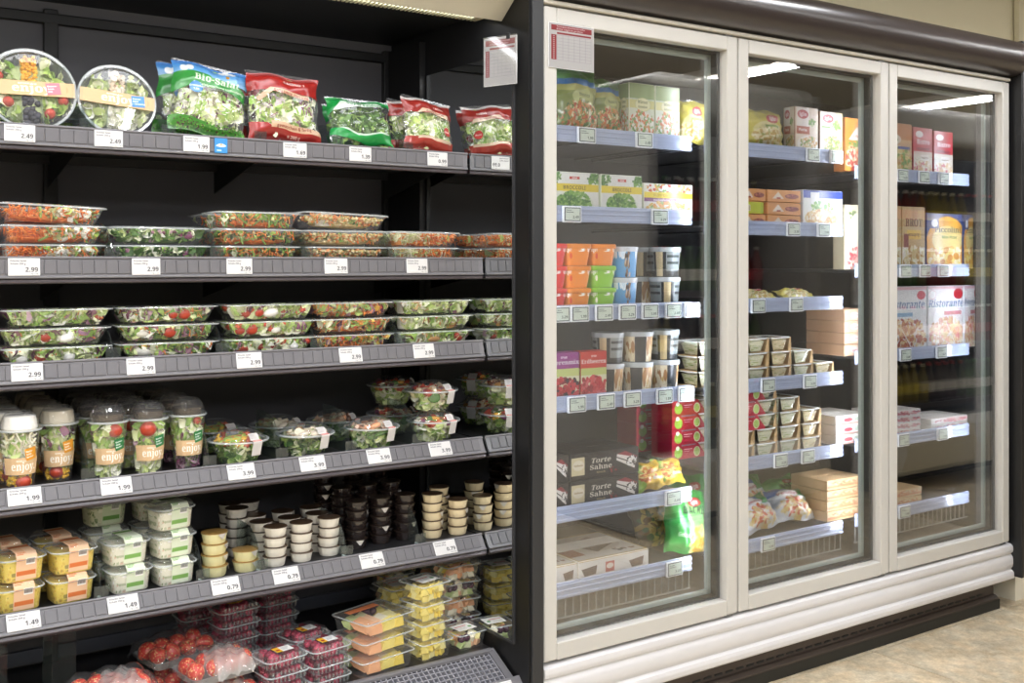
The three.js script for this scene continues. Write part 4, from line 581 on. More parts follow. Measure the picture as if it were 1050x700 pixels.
{
  const s = SH[4], y = s.y - .012, hs = new Map([[potY, .026], [potW, .0242], [potB, .0245], [potC, .0238]]), plain = new Map([[potB, potB0], [potC, potC0], [potW, potW0]]);
  const S = (p, px, z, n, what, tint) => { const r = rng(Math.round(px * 7)); for (let k = 0; k < n; k++) place(r() < .72 && plain.has(p) ? plain.get(p) : p, 'dessert_pot', `${tint} pot with foil lid, ${k === n - 1 ? 'topmost' : ['lowest', 'second from below', 'third from below', 'fourth from below', 'fifth from below', 'sixth from below'][k]} in the ${what}`, 'pot', `${tint} pots`, xf(px, z) + (r() - .5) * .003, y + k * hs.get(p), z + (r() - .5) * .003, (r() - .5) * 1.2); };
  S(potY, 220, -.270, 4, 'taller pale stack', 'pale yellow'); S(potY, 251, -.268, 2, 'short pale stack', 'pale yellow');
  S(potW, 282, -.268, 4, 'white stack nearest the pale pots', 'white'); S(potW, 309, -.272, 4, 'middle white stack', 'white'); S(potW, 337, -.282, 4, 'white stack nearest the black pots', 'white');
  [[268, 4], [297, 4], [325, 4]].forEach(([px, n]) => S(potW, px, -.338, n, 'white stacks in the second row', 'white')); [[243, 5], [262, 4], [290, 4], [318, 4]].forEach(([px, n]) => S(potW, px, -.41, n, 'white stacks in the third row', 'white')); [[236, 5], [254, 5]].forEach(([px, n]) => S(potW, px, -.47, n, 'white stacks in the fourth row', 'white'));
  S(potB, 365, -.305, 5, 'black stack nearest the white pots', 'black'); S(potB, 390, -.312, 5, 'middle black stack', 'black'); S(potB, 415, -.308, 5, 'black stack nearest the cream pots', 'black');
  [[350, 6], [376, 6], [400, 6]].forEach(([px, n]) => S(potB, px, -.375, n, 'black stacks in the second row', 'black')); [[332, 7], [362, 7], [388, 7]].forEach(([px, n]) => S(potB, px, -.44, n, 'black stacks in the third row', 'black'));
  S(potC, 443, -.285, 5, 'cream stack nearest the black pots', 'cream'); S(potC, 469, -.278, 4, 'cream stack beside the mirror', 'cream'); S(potC, 450, -.35, 5, 'cream stack in the second row', 'cream');
}
// ---------- deck: berries and cut fruit ----------
const DY = .2606;
const punG = loft([[.094, .074, .012, .001], [.098, .078, .014, .004], [.104, .084, .016, .020], [.112, .092, .018, .0205], [.114, .094, .018, .0215]], true, false, .4, 3);
const punL = loft([[.114, .094, .018, .0216], [.114, .094, .018, .0230], [.106, .086, .016, .0235], [.100, .080, .015, .034], [.092, .072, .014, .0355]], false, true, .4, 3);
const ribs = (() => { const l = []; for (let k = -4; k <= 4; k++) { l.push(box(.004, .012, .0015, k * .0105, .012, .0405), box(.004, .009, .0015, k * .0105, .029, .0415)); } for (let k = -3; k <= 3; k++) l.push(box(.0015, .012, .004, .0505, .012, k * .0105), box(.0015, .012, .004, -.0505, .012, k * .0105)); return merge(l); })();
const berryLab = canvasTex(96, 64, (g) => { g.fillStyle = '#f4f2ee'; g.fillRect(0, 0, 96, 64); g.fillStyle = '#f0b428'; g.fillRect(0, 0, 34, 64); g.fillStyle = '#b03a2a'; g.beginPath(); g.arc(17, 40, 10, 0, 7); g.fill(); g.fillStyle = '#8a8a90'; for (let k = 0; k < 5; k++) g.fillRect(42, 10 + k * 9, 46 - k * 5, 3); });
const ovalLab = canvasTex(96, 64, (g) => { g.fillStyle = '#e9b02a'; g.fillRect(0, 0, 96, 64); g.fillStyle = '#3f5a2a'; g.font = 'bold 18px sans-serif'; g.fillText('Himbeere', 6, 38); });
const mkPun = (seed, lab) => proto((g) => {
  part(g, 'punnet', punG, K.clear); part(g, 'lid', punL, K.clear); const rp = part(g, 'molded_rib', ribs, K.clearSoft); rp.userData.kind = 'stuff';
  const f = new Food(seed); for (let k = 0; k < 64; k++) f.blob(f.rnd(-.042, .042), .008 + Math.floor(k / 22) * .0085 + f.rnd(0, .003), f.rnd(-.033, .033), [.0085, .0075, .0085], f.pick(['#8e1d36', '#a52a46', '#701529', '#b53d58']), 1); f.clamp((x, y, z) => { const Y = cl(y, .002, .034), q = Y < .021 ? .0465 + .004 * Y / .021 : .0485, q2 = q - .010; return [cl(x, -q, q), Y, cl(z, -q2, q2)]; }).mesh(g, 'raspberries'); part(g, 'rim', rimLoft(.115, .095, .018, .0205, .003), K.rim);
  if (lab === 1) part(g, 'sticker', rb(.046, .0006, .030, .0003, .004, .0362, .008), mat('#fff', .5, { map: berryLab })); if (lab === 2) part(g, 'sticker', new THREE.CylinderGeometry(.019, .019, .0006, 24).scale(1.1, 1, .75).translate(0, .0362, .006), mat('#fff', .5, { map: ovalLab }));
});
const pun = [mkPun(91, 0), mkPun(92, 1), mkPun(93, 2)];
{
  const ph = .0362, S = (px, z, n, ry, top, lab, y0 = DY) => { const r = rng(Math.round(px * 13 + z * 100)); for (let k = 0; k < n; k++) place(pun[k === n - 1 ? top : 0], 'raspberry_punnet', `clear punnet of raspberries, ${k === n - 1 ? 'topmost' : ['lowest', 'second from below', 'third from below', 'fourth from below'][k]} of the ${lab}`, 'punnet', 'raspberry punnets', xf(px, z) + (r() - .5) * .006, y0 + k * ph, z + (r() - .5) * .006, ry + (r() - .5) * .05); };
  S(240, -.40, 5, .12, 2, 'five high stack beneath the pale pots'); S(203, -.50, 5, .1, 0, 'dark stack against the back wall'); S(281, -.50, 5, .1, 2, 'stack with an oval yellow sticker'); S(310, -.312, 3, .2, 1, 'stack beside the melon boxes'); S(287, -.207, 3, .14, 1, 'front stack beside the strawberries'); S(333, -.207, 3, .14, 1, 'front stack nearest the melon boxes');
}
// strawberries in film
const strawG = (() => { const g = new THREE.SphereGeometry(1, 14, 12), a = g.attributes.position; for (let i = 0; i < a.count; i++) { const y = a.getY(i), k = y > 0 ? 1 - .10 * y * y : 1 - .35 * y * y + .0 * y; a.setXYZ(i, a.getX(i) * k * (1 + y * .12), y * 1.35, a.getZ(i) * k); } g.computeVertexNormals(); return g; })();
const strawM = mat('#fff', .3, { map: canvasTex(128, 128, (g) => { g.fillStyle = '#d23a2a'; g.fillRect(0, 0, 128, 128); const r = rng(6); for (let k = 0; k < 130; k++) { g.fillStyle = '#f3d28a'; g.fillRect(r() * 128, r() * 128, 3, 5); } for (let k = 0; k < 30; k++) { g.fillStyle = 'rgba(240,130,100,.25)'; g.beginPath(); g.arc(r() * 128, r() * 128, 9, 0, 7); g.fill(); } }) });
const calyxG = (() => { const l = []; for (let k = 0; k < 6; k++) { const c = new THREE.ConeGeometry(.22, .8, 4); c.scale(1, 1, .3).rotateX(1.2).translate(0, 1.1, .35).rotateY(k * 1.05); l.push(c); } return merge(l); })(), calyxM = mat('#5c8a3a', .6);
function filmDome(w, d, h, seed) { const g = new THREE.PlaneGeometry(w, d, 22, 16).rotateX(-Math.PI / 2), a = g.attributes.position, r = rng(seed), q = [r() * 6, r() * 6, r() * 6]; for (let i = 0; i < a.count; i++) { const u = a.getX(i) / w * 2, v = a.getZ(i) / d * 2; const e = Math.max(0, 1 - Math.abs(u) ** 4) * Math.max(0, 1 - Math.abs(v) ** 4); a.setY(i, .008 + h * e ** .5 + .004 * Math.sin(u * 9 + v * 6 + q[0]) + .003 * Math.sin(v * 14 - u * 4 + q[1]) * e + (1 - e) * .012 * r()); } g.computeVertexNormals(); return g; }
function strawPack(px, z, ry, label, n, seed, cover, dy = 0) {
  const g = thing('strawberry_pack', label, 'strawberries', 'strawberry packs', xf(px, z), DY + dy, z, ry); part(g, 'tray', loft([[.15, .10, .012, .001], [.17, .12, .014, .022], [.174, .124, .014, .022]], true, false, .5, 3), phy('#e9eeea', .2, { transmission: .7, thickness: 0 }));
  const r = rng(seed); for (let k = 0; k < n; k++) { const b = put(g, 'strawberry', strawG, strawM, -.062 + (k % 4) * .041 + (r() - .5) * .008, .028, -.026 + (Math.floor(k / 4) % 3) * .050 + (r() - .5) * .006, [.021, .019, .021].map((q) => q * (.92 + r() * .12)), 1.2 + r() * .8, r() * 6, r() * 2); part(b, 'calyx', calyxG, calyxM); }
  const f = part(g, 'film', filmDome(.19, .14, .048, seed).translate(0, .004, 0), K.film); if (cover) part(f, 'film_print', filmDome(.10, .13, .0455, seed + 1).translate(.02, .0012, .004), new P3({ color: '#f0efe9', roughness: .25, transmission: .72, thickness: 0 }));
}
strawPack(181, -.385, .2, 'film wrapped tray of large red strawberries on top beside the raspberry stack', 8, 101, false, .070); strawPack(181, -.385, .2, 'film wrapped tray of strawberries under the topmost tray', 8, 105, false);
strawPack(112, -.215, .1, 'film wrapped tray of strawberries underneath on the deck', 8, 106, true); strawPack(112, -.22, .1, 'film wrapped tray of strawberries beside the empty deck part', 8, 102, true, .070);
strawPack(222, -.232, .15, 'white printed film pack of strawberries beside the front raspberry stack', 8, 103, true, .070); strawPack(222, -.232, .15, 'film pack of strawberries beneath the white printed pack', 8, 107, true);
// cut fruit boxes
const fbG = (w, d, h) => loft([[w - .018, d - .018, .006, .001], [w - .016, d - .016, .008, .003], [w - .004, d - .004, .010, h - .006], [w, d, .011, h - .0055]], true, false, .4, 3), flG = (w, d, h) => loft([[w + .004, d + .004, .011, h - .0055], [w + .004, d + .004, .011, h - .003], [w - .006, d - .006, .010, h - .0025], [w - .008, d - .008, .010, h]], false, true, .4, 3);
const chunkV = [1, 2, 3].map((s) => { const g = new THREE.BoxGeometry(1, 1, 1, 1, 1, 1), a = g.attributes.position, r = rng(s * 5), o = [...Array(8)].map(() => [(r() - .5) * .4, (r() - .5) * .4, (r() - .5) * .4]); for (let i = 0; i < a.count; i++) { const k = (a.getX(i) > 0 ? 1 : 0) + (a.getY(i) > 0 ? 2 : 0) + (a.getZ(i) > 0 ? 4 : 0); a.setXYZ(i, a.getX(i) + o[k][0], a.getY(i) + o[k][1], a.getZ(i) + o[k][2]); } g.computeVertexNormals(); return g; });
const pine = [mat('#f2df7c', .35), mat('#f7eca6', .35), mat('#ecd25e', .35)], melo = [mat('#f0b182', .35), mat('#f5c8a0', .35)], hond = [mat('#c4d690', .35), mat('#e3e9ba', .35)], grape = mat('#4a2136', .2), pale = mat('#f1ead0', .35);
const frL = canvasTex(128, 96, (g) => { g.clearRect(0, 0, 128, 96); g.fillStyle = '#f2efe8'; g.fillRect(0, 0, 128, 96); g.fillStyle = '#c9483a'; g.fillRect(10, 30, 80, 8); g.fillStyle = '#5a9a4a'; g.beginPath(); g.arc(100, 60, 12, 0, 7); g.fill(); g.fillStyle = '#b9b4ae'; for (let k = 0; k < 4; k++) g.fillRect(12, 52 + k * 9, 60, 3); });
const frLM = mat('#fff', .5, { map: frL }), orLM = mat('#e98a5a', .5);
function fruitBox(kind, seed, w, d, h) { return proto((g) => {
  part(g, 'box', fbG(w, d, h), K.clear); const ld = part(g, 'lid', flG(w, d, h), K.clear); part(ld, 'rim', rimLoft(w + .005, d + .005, .011, h - .0058, .003), K.rim); const r = rng(seed);
  const nx = Math.round(w / .024), nz = Math.round(d / .024), ny = Math.max(1, Math.round((h - .008) / .020));
  for (let j = 0; j < ny; j++) for (let i = 0; i < nx; i++) for (let k = 0; k < nz; k++) {
    if (i > 0 && i < nx - 1 && k > 0 && k < nz - 1 && j < ny - 1) continue;
    const t = .78 + .14 * j / ny, x = ((i + .5) / nx - .5) * (w - .016) * t, z = ((k + .5) / nz - .5) * (d - .016) * t, y = .0125 + j * .0155; const q = r(); let m, nm;
    if (kind === 'pine') { m = pine[Math.floor(r() * 3)]; nm = 'pineapple_chunk'; } else { [m, nm] = q < .38 ? [melo[Math.floor(r() * 2)], 'melon_chunk'] : q < .6 ? [pine[Math.floor(r() * 3)], 'pineapple_chunk'] : q < .78 ? [hond[Math.floor(r() * 2)], 'honeydew_chunk'] : q < .88 ? [pale, 'apple_chunk'] : [grape, 'grape']; }
    put(g, nm, nm === 'grape' ? tomG : chunkV[Math.floor(r() * 3)], m, x, y, z, nm === 'grape' ? .0105 : [.0155 + r() * .004, .014, .0155 + r() * .004], r() * .5, r() * 6, r() * .5);
  }
  part(g, 'label', rb(w * .62, .0006, d * .5, .0003, 0, h + .0004, 0), kind === 'pine' ? frLM : frLM);
}); }
const pineP = fruitBox('pine', 111, .100, .100, .050), mixP = [fruitBox('mix', 112, .096, .092, .048), fruitBox('mix', 113, .096, .092, .048)];
const platP = proto((g) => { const w = .165, d = .135, h = .046; part(g, 'box', fbG(w, d, h), K.clear); const ld = part(g, 'lid', flG(w, d, h), K.clear); part(ld, 'rim', rimLoft(w + .005, d + .005, .011, h - .0058, .003), K.rim); const slab = (x, z, sx, sz, m, nm, ry) => put(g, nm, chunkV[1], m, x * .9, .018, z * .84, [sx * .84, .022, sz * .8], 0, ry, 0); slab(-.045, .012, .034, .062, melo[0], 'melon_slice', .1); slab(-.016, .014, .026, .066, melo[1], 'melon_slice', .05); slab(.014, .020, .030, .05, pale, 'melon_slice', .15); slab(.046, .016, .034, .056, pine[1], 'pineapple_slice', -.1); slab(.010, .046, .05, .022, pine[0], 'pineapple_slice', .1); slab(.048, .048, .03, .02, pine[2], 'pineapple_slice', 0); slab(-.04, .050, .04, .018, melo[0], 'melon_slice', 0); slab(-.05, -.045, .036, .028, hond[0], 'honeydew_slice', .2); slab(-.012, -.046, .03, .026, hond[1], 'honeydew_slice', .2); put(g, 'grape', tomG, grape, .016, .030, -.046, .0115); put(g, 'grape', tomG, grape, .036, .028, -.044, .0105); slab(.055, -.04, .024, .03, pine[0], 'pineapple_slice', 0); part(g, 'label', rb(.10, .0006, .022, .0003, -.01, h + .0004, -.035), orLM); });
{
  const P = (p, nm, px, z, n, lab, ry, h, cat = 'fruit box') => place(p, nm, lab, cat, 'cut fruit boxes', xf(px, z), DY + n * h, z, ry);
  for (let n = 0; n < 3; n++) P(platP, 'melon_box', 383, -.235 - n * .004, n, `flat clear box of melon and pineapple slices, ${ord[3][n]}`, .16 + n * .05, .0464);
  const w4 = ['lowest', 'second from below', 'third from below', 'topmost']; for (let n = 0; n < 4; n++) P(pineP, 'pineapple_box', 438 - n * .7, -.228, n, `clear box of pineapple chunks, ${w4[n]} in the four high stack`, .10 + n * .04, .0504);
  for (let n = 0; n < 3; n++) P(pineP, 'pineapple_box', 407, -.39, n, `clear box of pineapple chunks in the stack behind the four high one, ${w4[n]}`, .12, .0504);
  P(mixP[0], 'mixed_fruit_box', 475, -.235, 0, 'clear box of mixed melon and grape standing alone by the mirror', .12, .0484);
  for (let n = 0; n < 4; n++) P(mixP[n % 2], 'mixed_fruit_box', 462, -.36, n, `clear box of mixed fruit in the stack behind the single box, ${w4[n]}`, .12 + n * .03, .0484);
  for (let n = 0; n < 5; n++) P(mixP[n % 2], 'mixed_fruit_box', 402, -.52, n, 'clear box of mixed fruit in the tall stack at the back wall', .1, .0484);
  for (let n = 0; n < 5; n++) P(mixP[(n + 1) % 2], 'mixed_fruit_box', 438, -.55, n, 'clear box of mixed fruit in the tall stack near the mirror corner', .1, .0484);
}
// clear hanging dividers on the empty deck part
for (const [px, z, w, lab] of [[66, -.36, .075, 'clear plastic deck divider standing folded on the empty deck'], [0, -.40, .05, 'clear plastic deck divider at the far end of the empty deck']]) { const o = thing('deck_divider', lab, 'divider', 'clear deck dividers', xf(px, z), DY, z, .15); part(o, 'panel', rb(w, .22, .0016, .0006, 0, .11, -.03), K.acrylic); part(o, 'foot', rb(w + .02, .0016, .1, .0006, 0, .0012, .02), K.acrylic); part(o, 'side', rb(.0016, .20, .06, .0006, -w / 2, .10, 0), K.acrylic); part(o, 'slot', rb(.04, .004, .006, .001, 0, .06, -.028), K.clearSoft); }
// ---------- frozen goods ----------
const dots = (g, x, y, rx, ry, cols, n, seed, s = 5) => { const r = rng(seed); for (let k = 0; k < n; k++) { const a = r() * 6.283, q = Math.sqrt(r()); g.fillStyle = cols[Math.floor(r() * cols.length)]; g.beginPath(); g.ellipse(x + q * rx * Math.cos(a), y + q * ry * Math.sin(a), s * (.5 + r()), s * (.4 + r() * .7), r() * 3, 0, 7); g.fill(); } };
const txt = (g, t, x, y, size, col, font = 'sans-serif', al = 'center', b = 'bold ') => { g.font = b + size + 'px ' + font; g.fillStyle = col; g.textAlign = al; g.fillText(t, x, y); g.textAlign = 'left'; };
const rect = (g, c, x, y, w, h) => { g.fillStyle = c; g.fillRect(x, y, w, h); };
const oval = (g, c, x, y, rx, ry) => { g.fillStyle = c; g.beginPath(); g.ellipse(x, y, rx, ry, 0, 0, 7); g.fill(); };
const prints = new Map(), PR = {
  veg: [160, 224, (g, w, h) => { rect(g, '#e3e8d2', 0, 0, w, h); rect(g, '#9ab06a', 0, 0, w, 60); g.strokeStyle = '#4f6a34'; for (let k = 0; k < 26; k++) { g.beginPath(); g.moveTo(w / 2 + (k - 13) * 5, 70); g.lineTo(w / 2 + (k - 13) * 11, 4); g.stroke(); } rect(g, '#e0d68a', 0, 66, w, 34); oval(g, '#efe9b4', 86, 84, 50, 28); g.strokeStyle = '#6f8a3c'; g.stroke(); txt(g, 'Wiener', 86, 80, 18, '#4a5a2c', 'serif'); txt(g, 'Gemüse', 86, 98, 15, '#4a5a2c', 'serif'); dots(g, 80, 168, 84, 58, ['#5f9a3c', '#e88a4a', '#f1efe2', '#f3f1e6', '#82b45a', '#e06a3a'], 260, 3, 7); }],
  broc: [224, 160, (g, w, h) => { rect(g, '#f1f3ee', 0, 0, w, h); dots(g, 20, 22, 34, 26, ['#4f8a34', '#78ac4c', '#2f6a24'], 60, 5, 6); dots(g, 205, 22, 34, 26, ['#4f8a34', '#78ac4c', '#2f6a24'], 60, 6, 6); rect(g, '#d5392f', 90, 16, 46, 11); txt(g, 'SPAR', 113, 26, 10, '#fff'); rect(g, '#f2d93c', 0, 46, w, 30); txt(g, 'BROCCOLI', w / 2, 68, 21, '#6a5a1c'); oval(g, '#e3ead9', 112, 128, 88, 54); dots(g, 112, 124, 78, 46, ['#4f8f34', '#79b04e', '#34752a', '#98c46a'], 240, 7, 8); }],
  soup: [224, 150, (g, w, h) => { rect(g, '#f0f2ea', 0, 0, w, h); dots(g, 112, 18, 110, 26, ['#8cb85a', '#e9a23c', '#e8efd8', '#c9442e'], 90, 8, 7); rect(g, '#f2d93c', 0, 40, w, 28); txt(g, 'SUPPENGEMÜSE', w / 2, 60, 18, '#b59a2c'); rect(g, '#8a4a86', 0, 68, 150, 18); txt(g, 'küchenfertig', 80, 82, 12, '#fff'); dots(g, 112, 126, 104, 40, ['#f1a24a', '#dfe9c8', '#79b04e', '#e8c25a'], 170, 9, 9); }],
  yel: [128, 160, (g, w, h) => { rect(g, '#d9df3c', 0, 0, w, h); rect(g, '#7fa8d0', 0, 110, w, 50); txt(g, 'Rösti', 64, 60, 30, '#3a7a34'); }],
  berryP: [150, 224, (g, w, h) => { rect(g, '#9c3f8e', 0, 0, w, 74); txt(g, 'SPAR', 75, 26, 14, '#fff'); txt(g, 'Beerenmix', 75, 54, 27, '#fff', 'serif'); rect(g, '#d5e08a', 0, 74, w, 60); rect(g, '#e9edc8', 0, 110, w, 114); dots(g, 75, 172, 76, 56, ['#c42a3c', '#e04a58', '#8c1a2e', '#2c2238', '#d9384a'], 130, 10, 11); }],
  berryR: [150, 224, (g, w, h) => { rect(g, '#d8342e', 0, 0, w, 78); txt(g, 'SPAR', 75, 26, 14, '#fff'); txt(g, 'Erdbeeren', 75, 56, 27, '#fff', 'serif'); rect(g, '#cfdc84', 0, 78, w, 60); rect(g, '#e9edc8', 0, 112, w, 112); dots(g, 75, 172, 76, 56, ['#cf2f3f', '#e8525c', '#a82034', '#e2707a'], 120, 11, 13); }],
  cake: [320, 130, (g, w, h) => { rect(g, '#1d1a1c', 0, 0, w, h); rect(g, '#e6d9ae', 4, 18, 60, 90); oval(g, '#f3ead2', 36, 58, 26, 26); txt(g, 'Sahne', 36, 62, 13, '#8a6a3a', 'serif'); txt(g, 'Torte', 138, 54, 34, '#efe8dc', 'serif', 'center', 'italic bold '); txt(g, 'Sahne', 140, 88, 34, '#efe8dc', 'serif'); txt(g, 'Kirsch', 140, 108, 14, '#c9b88a'); g.fillStyle = '#f1ece6'; g.beginPath(); g.moveTo(216, 24); g.lineTo(312, 48); g.lineTo(300, 108); g.lineTo(212, 54); g.fill(); g.fillStyle = '#9c2434'; g.beginPath(); g.moveTo(216, 24); g.lineTo(256, 12); g.lineTo(314, 46); g.lineTo(312, 52); g.fill(); g.strokeStyle = '#2a1a1c'; g.lineWidth = 5; g.beginPath(); g.moveTo(214, 40); g.lineTo(304, 84); g.stroke(); dots(g, 286, 66, 24, 30, ['#2a2226', '#f5f1ea', '#fff'], 50, 12, 5); dots(g, 196, 96, 26, 14, ['#9c2434', '#5a1420'], 8, 13, 6); }],
  choco: [320, 110, (g, w, h) => { rect(g, '#f0ece6', 0, 0, w, h); rect(g, '#c6a24a', 0, 0, w, 4); for (const x of [46, 262]) { g.fillStyle = '#5a3a2a'; g.beginPath(); g.moveTo(x - 34, 46); g.lineTo(x + 36, 34); g.lineTo(x + 30, 84); g.lineTo(x - 20, 88); g.fill(); } rect(g, '#c4402e', 120, 26, 40, 60); oval(g, '#f2e6da', 140, 52, 16, 16); }],
  chocoTop: [320, 220, (g, w, h) => { rect(g, '#e9e2d8', 0, 0, w, h); oval(g, '#d5c9ba', 170, 90, 130, 80); g.fillStyle = '#5f4230'; g.beginPath(); g.moveTo(90, 70); g.lineTo(230, 30); g.lineTo(260, 120); g.lineTo(140, 170); g.fill(); rect(g, '#a8583a', 4, 120, 70, 60); dots(g, 250, 180, 50, 16, ['#8a5a34', '#3a2a20'], 12, 14, 8); g.strokeStyle = '#d0ae4a'; g.lineWidth = 6; g.strokeRect(3, 3, w - 6, h - 6); }],
  igloA: [150, 224, (g, w, h) => { rect(g, '#ead9c0', 0, 0, w, h); rect(g, '#f3efe6', 10, 0, 80, 120); oval(g, '#c2384a', 50, 34, 36, 22); txt(g, 'iglo', 50, 42, 26, '#fff', 'serif'); rect(g, '#b8583e', 10, 92, 84, 38); txt(g, 'Pasta', 50, 116, 20, '#fff'); oval(g, '#f5f1e8', 84, 178, 70, 40); dots(g, 88, 172, 56, 30, ['#e8c88a', '#f0dcb0', '#d9964a', '#7fa04a'], 110, 15, 7); dots(g, 112, 70, 22, 20, ['#5f9a3c', '#8cba5a'], 14, 16, 7); }],
  igloB: [150, 224, (g, w, h) => { rect(g, '#e6d6a8', 0, 0, w, h); rect(g, '#f4f0e4', 8, 0, 96, 140); oval(g, '#c2384a', 54, 34, 36, 22); txt(g, 'iglo', 54, 42, 26, '#fff', 'serif'); rect(g, '#7ea24a', 10, 74, 60, 10); dots(g, 110, 66, 26, 24, ['#5f9a3c', '#8cba5a'], 20, 17, 8); dots(g, 84, 170, 64, 44, ['#efe3bc', '#e8d296', '#d9b464', '#6f9a3c'], 140, 18, 8); }],
  pizO: [130, 224, (g, w, h) => { rect(g, '#e8963c', 0, 0, w, h); g.fillStyle = '#f3efe6'; g.beginPath(); g.moveTo(65, 34); g.lineTo(112, 92); g.lineTo(18, 92); g.fill(); txt(g, 'Ofen', 65, 82, 18, '#b5562c', 'serif'); dots(g, 65, 168, 66, 56, ['#c9442e', '#f3e6d2', '#e8b88a', '#b8382a', '#f0d8b8'], 150, 19, 9); dots(g, 70, 108, 50, 12, ['#7fa84a', '#5f8a34'], 24, 20, 7); }],
  flatO: [224, 80, (g, w, h) => { rect(g, '#e9a86a', 0, 0, w, h); g.fillStyle = '#f3ece2'; g.beginPath(); g.moveTo(70, 10); g.lineTo(110, 60); g.lineTo(30, 60); g.fill(); rect(g, '#a8443e', 60, 50, 26, 12); oval(g, '#8a3a48', 164, 40, 48, 18); dots(g, 164, 40, 44, 14, ['#c9786a', '#7a2c3a'], 40, 21, 5); }],
  flatG: [224, 80, (g, w, h) => { rect(g, '#b9cc3c', 0, 0, w, h); rect(g, '#f3f3ec', 30, 20, 60, 42); g.fillStyle = '#3a3a34'; for (let k = 0; k < 12; k++) g.fillRect(34 + k * 4.4, 24, 2, 34); }],
  lasa: [224, 170, (g, w, h) => { rect(g, '#eef0ea', 0, 0, w, h); rect(g, '#3a52a8', 0, 0, w, 34); rect(g, '#f4f5f2', 40, 8, 50, 60); g.strokeStyle = '#8a92b0'; g.strokeRect(40, 8, 50, 60); dots(g, 110, 76, 70, 30, ['#8cb85a', '#5f9a3c', '#cfe0a8'], 60, 22, 9); oval(g, '#e6c88a', 100, 126, 92, 42); dots(g, 100, 122, 82, 34, ['#e8d2a0', '#d9a85a', '#c98a4a', '#f1e4c4'], 120, 23, 8); rect(g, '#c3c8d8', 150, 60, 60, 5); rect(g, '#c3c8d8', 160, 84, 50, 5); }],
  beige: [110, 260, (g, w, h) => { rect(g, '#e3d8ba', 0, 0, w, h); dots(g, 55, 34, 50, 20, ['#7a9a4a', '#5a7a34'], 16, 24, 7); oval(g, '#efe7cf', 60, 110, 30, 78); g.save(); g.translate(70, 60); g.rotate(Math.PI / 2); txt(g, 'Ristorini', 0, 0, 30, '#5a4a34', 'serif', 'left'); g.restore(); dots(g, 55, 220, 54, 44, ['#c9525a', '#f0e2d2', '#e8b8a8'], 90, 25, 8); }],
  flatP: [160, 60, (g, w, h) => { rect(g, '#e8c4a2', 0, 0, w, h); oval(g, '#f4ece4', 60, 30, 24, 18); txt(g, 'Strudel', 60, 35, 11, '#b8383a'); dots(g, 128, 26, 28, 16, ['#8a2a34', '#4a1c22', '#c9424a'], 24, 26, 6); }],
  flatW: [160, 60, (g, w, h) => { rect(g, '#efece4', 0, 0, w, h); oval(g, '#d8505a', 60, 30, 22, 14); rect(g, '#b9ccb4', 92, 14, 60, 30); rect(g, '#d8a090', 0, 50, 160, 10); }],
  flatT: [200, 70, (g, w, h) => { rect(g, '#e8cf9c', 0, 0, w, h); rect(g, '#d98a5a', 0, 40, w, 18); dots(g, 100, 24, 90, 14, ['#e8a070', '#f3e2bc', '#c9704a'], 50, 27, 7); }],
  pizA: [130, 224, (g, w, h) => { rect(g, '#dcb68a', 0, 0, w, h); rect(g, '#c97a3c', 0, 0, w, 70); oval(g, '#f0eadc', 40, 70, 36, 24); txt(g, 'Ofen', 40, 76, 18, '#3f7a3a', 'serif'); dots(g, 65, 160, 64, 58, ['#e8d490', '#f3e6b8', '#d9a85a', '#8cae5a'], 120, 28, 10); rect(g, '#4a6ab0', 60, 100, 60, 12); }],
  bistro: [130, 224, (g, w, h) => { rect(g, '#e3dccb', 0, 0, w, h); rect(g, '#c8283a', 0, 0, w, 110); oval(g, '#fff', 40, 30, 26, 16); txt(g, 'Bistro', 68, 76, 32, '#fff'); rect(g, '#8c1c2a', 20, 92, 90, 12); rect(g, '#f2efe8', 50, 124, 56, 26); txt(g, 'Baguette', 78, 142, 11, '#6a4a34'); dots(g, 65, 186, 60, 34, ['#efe2c4', '#d9b080', '#c9546a', '#f5eedd'], 100, 29, 8); }],
  tart: [80, 224, (g, w, h) => { rect(g, '#6e3d2c', 0, 0, w, h); oval(g, '#d9cfc0', 40, 34, 14, 20); g.save(); g.translate(50, 200); g.rotate(-Math.PI / 2); txt(g, 'Tartufo', 0, 0, 30, '#e9dccb', 'serif', 'left'); g.restore(); }],
  brot: [150, 230, (g, w, h) => { rect(g, '#cdb182', 0, 0, w, h); txt(g, 'BROT', 76, 72, 40, '#4a3322', 'serif'); rect(g, '#e6c05a', 30, 86, 94, 34); txt(g, 'knusprig', 76, 108, 17, '#5a3a1c'); rect(g, '#8a3a34', 10, 100, 30, 60); rect(g, '#f2ecdf', 0, 150, w, 80); dots(g, 75, 190, 74, 42, ['#eadfb8', '#d9c08a', '#b8863e', '#f5efd8'], 100, 30, 11); }],
  picc: [190, 230, (g, w, h) => { rect(g, '#3a4f8c', 0, 0, w, h); oval(g, '#efb04a', 110, 150, 118, 140); oval(g, '#f4dd92', 110, 110, 82, 60); rect(g, '#4a62a0', 20, 18, 44, 44); oval(g, '#fff', 42, 40, 17, 17); txt(g, 'Piccolinis', 122, 78, 33, '#3a4038', 'serif'); txt(g, 'Mini Pizza', 120, 104, 17, '#5a8a4a'); dots(g, 100, 186, 92, 48, ['#f3ecb8', '#f6e28a', '#e9c25a', '#f8f3d8', '#d99a4a'], 90, 31, 15); }],
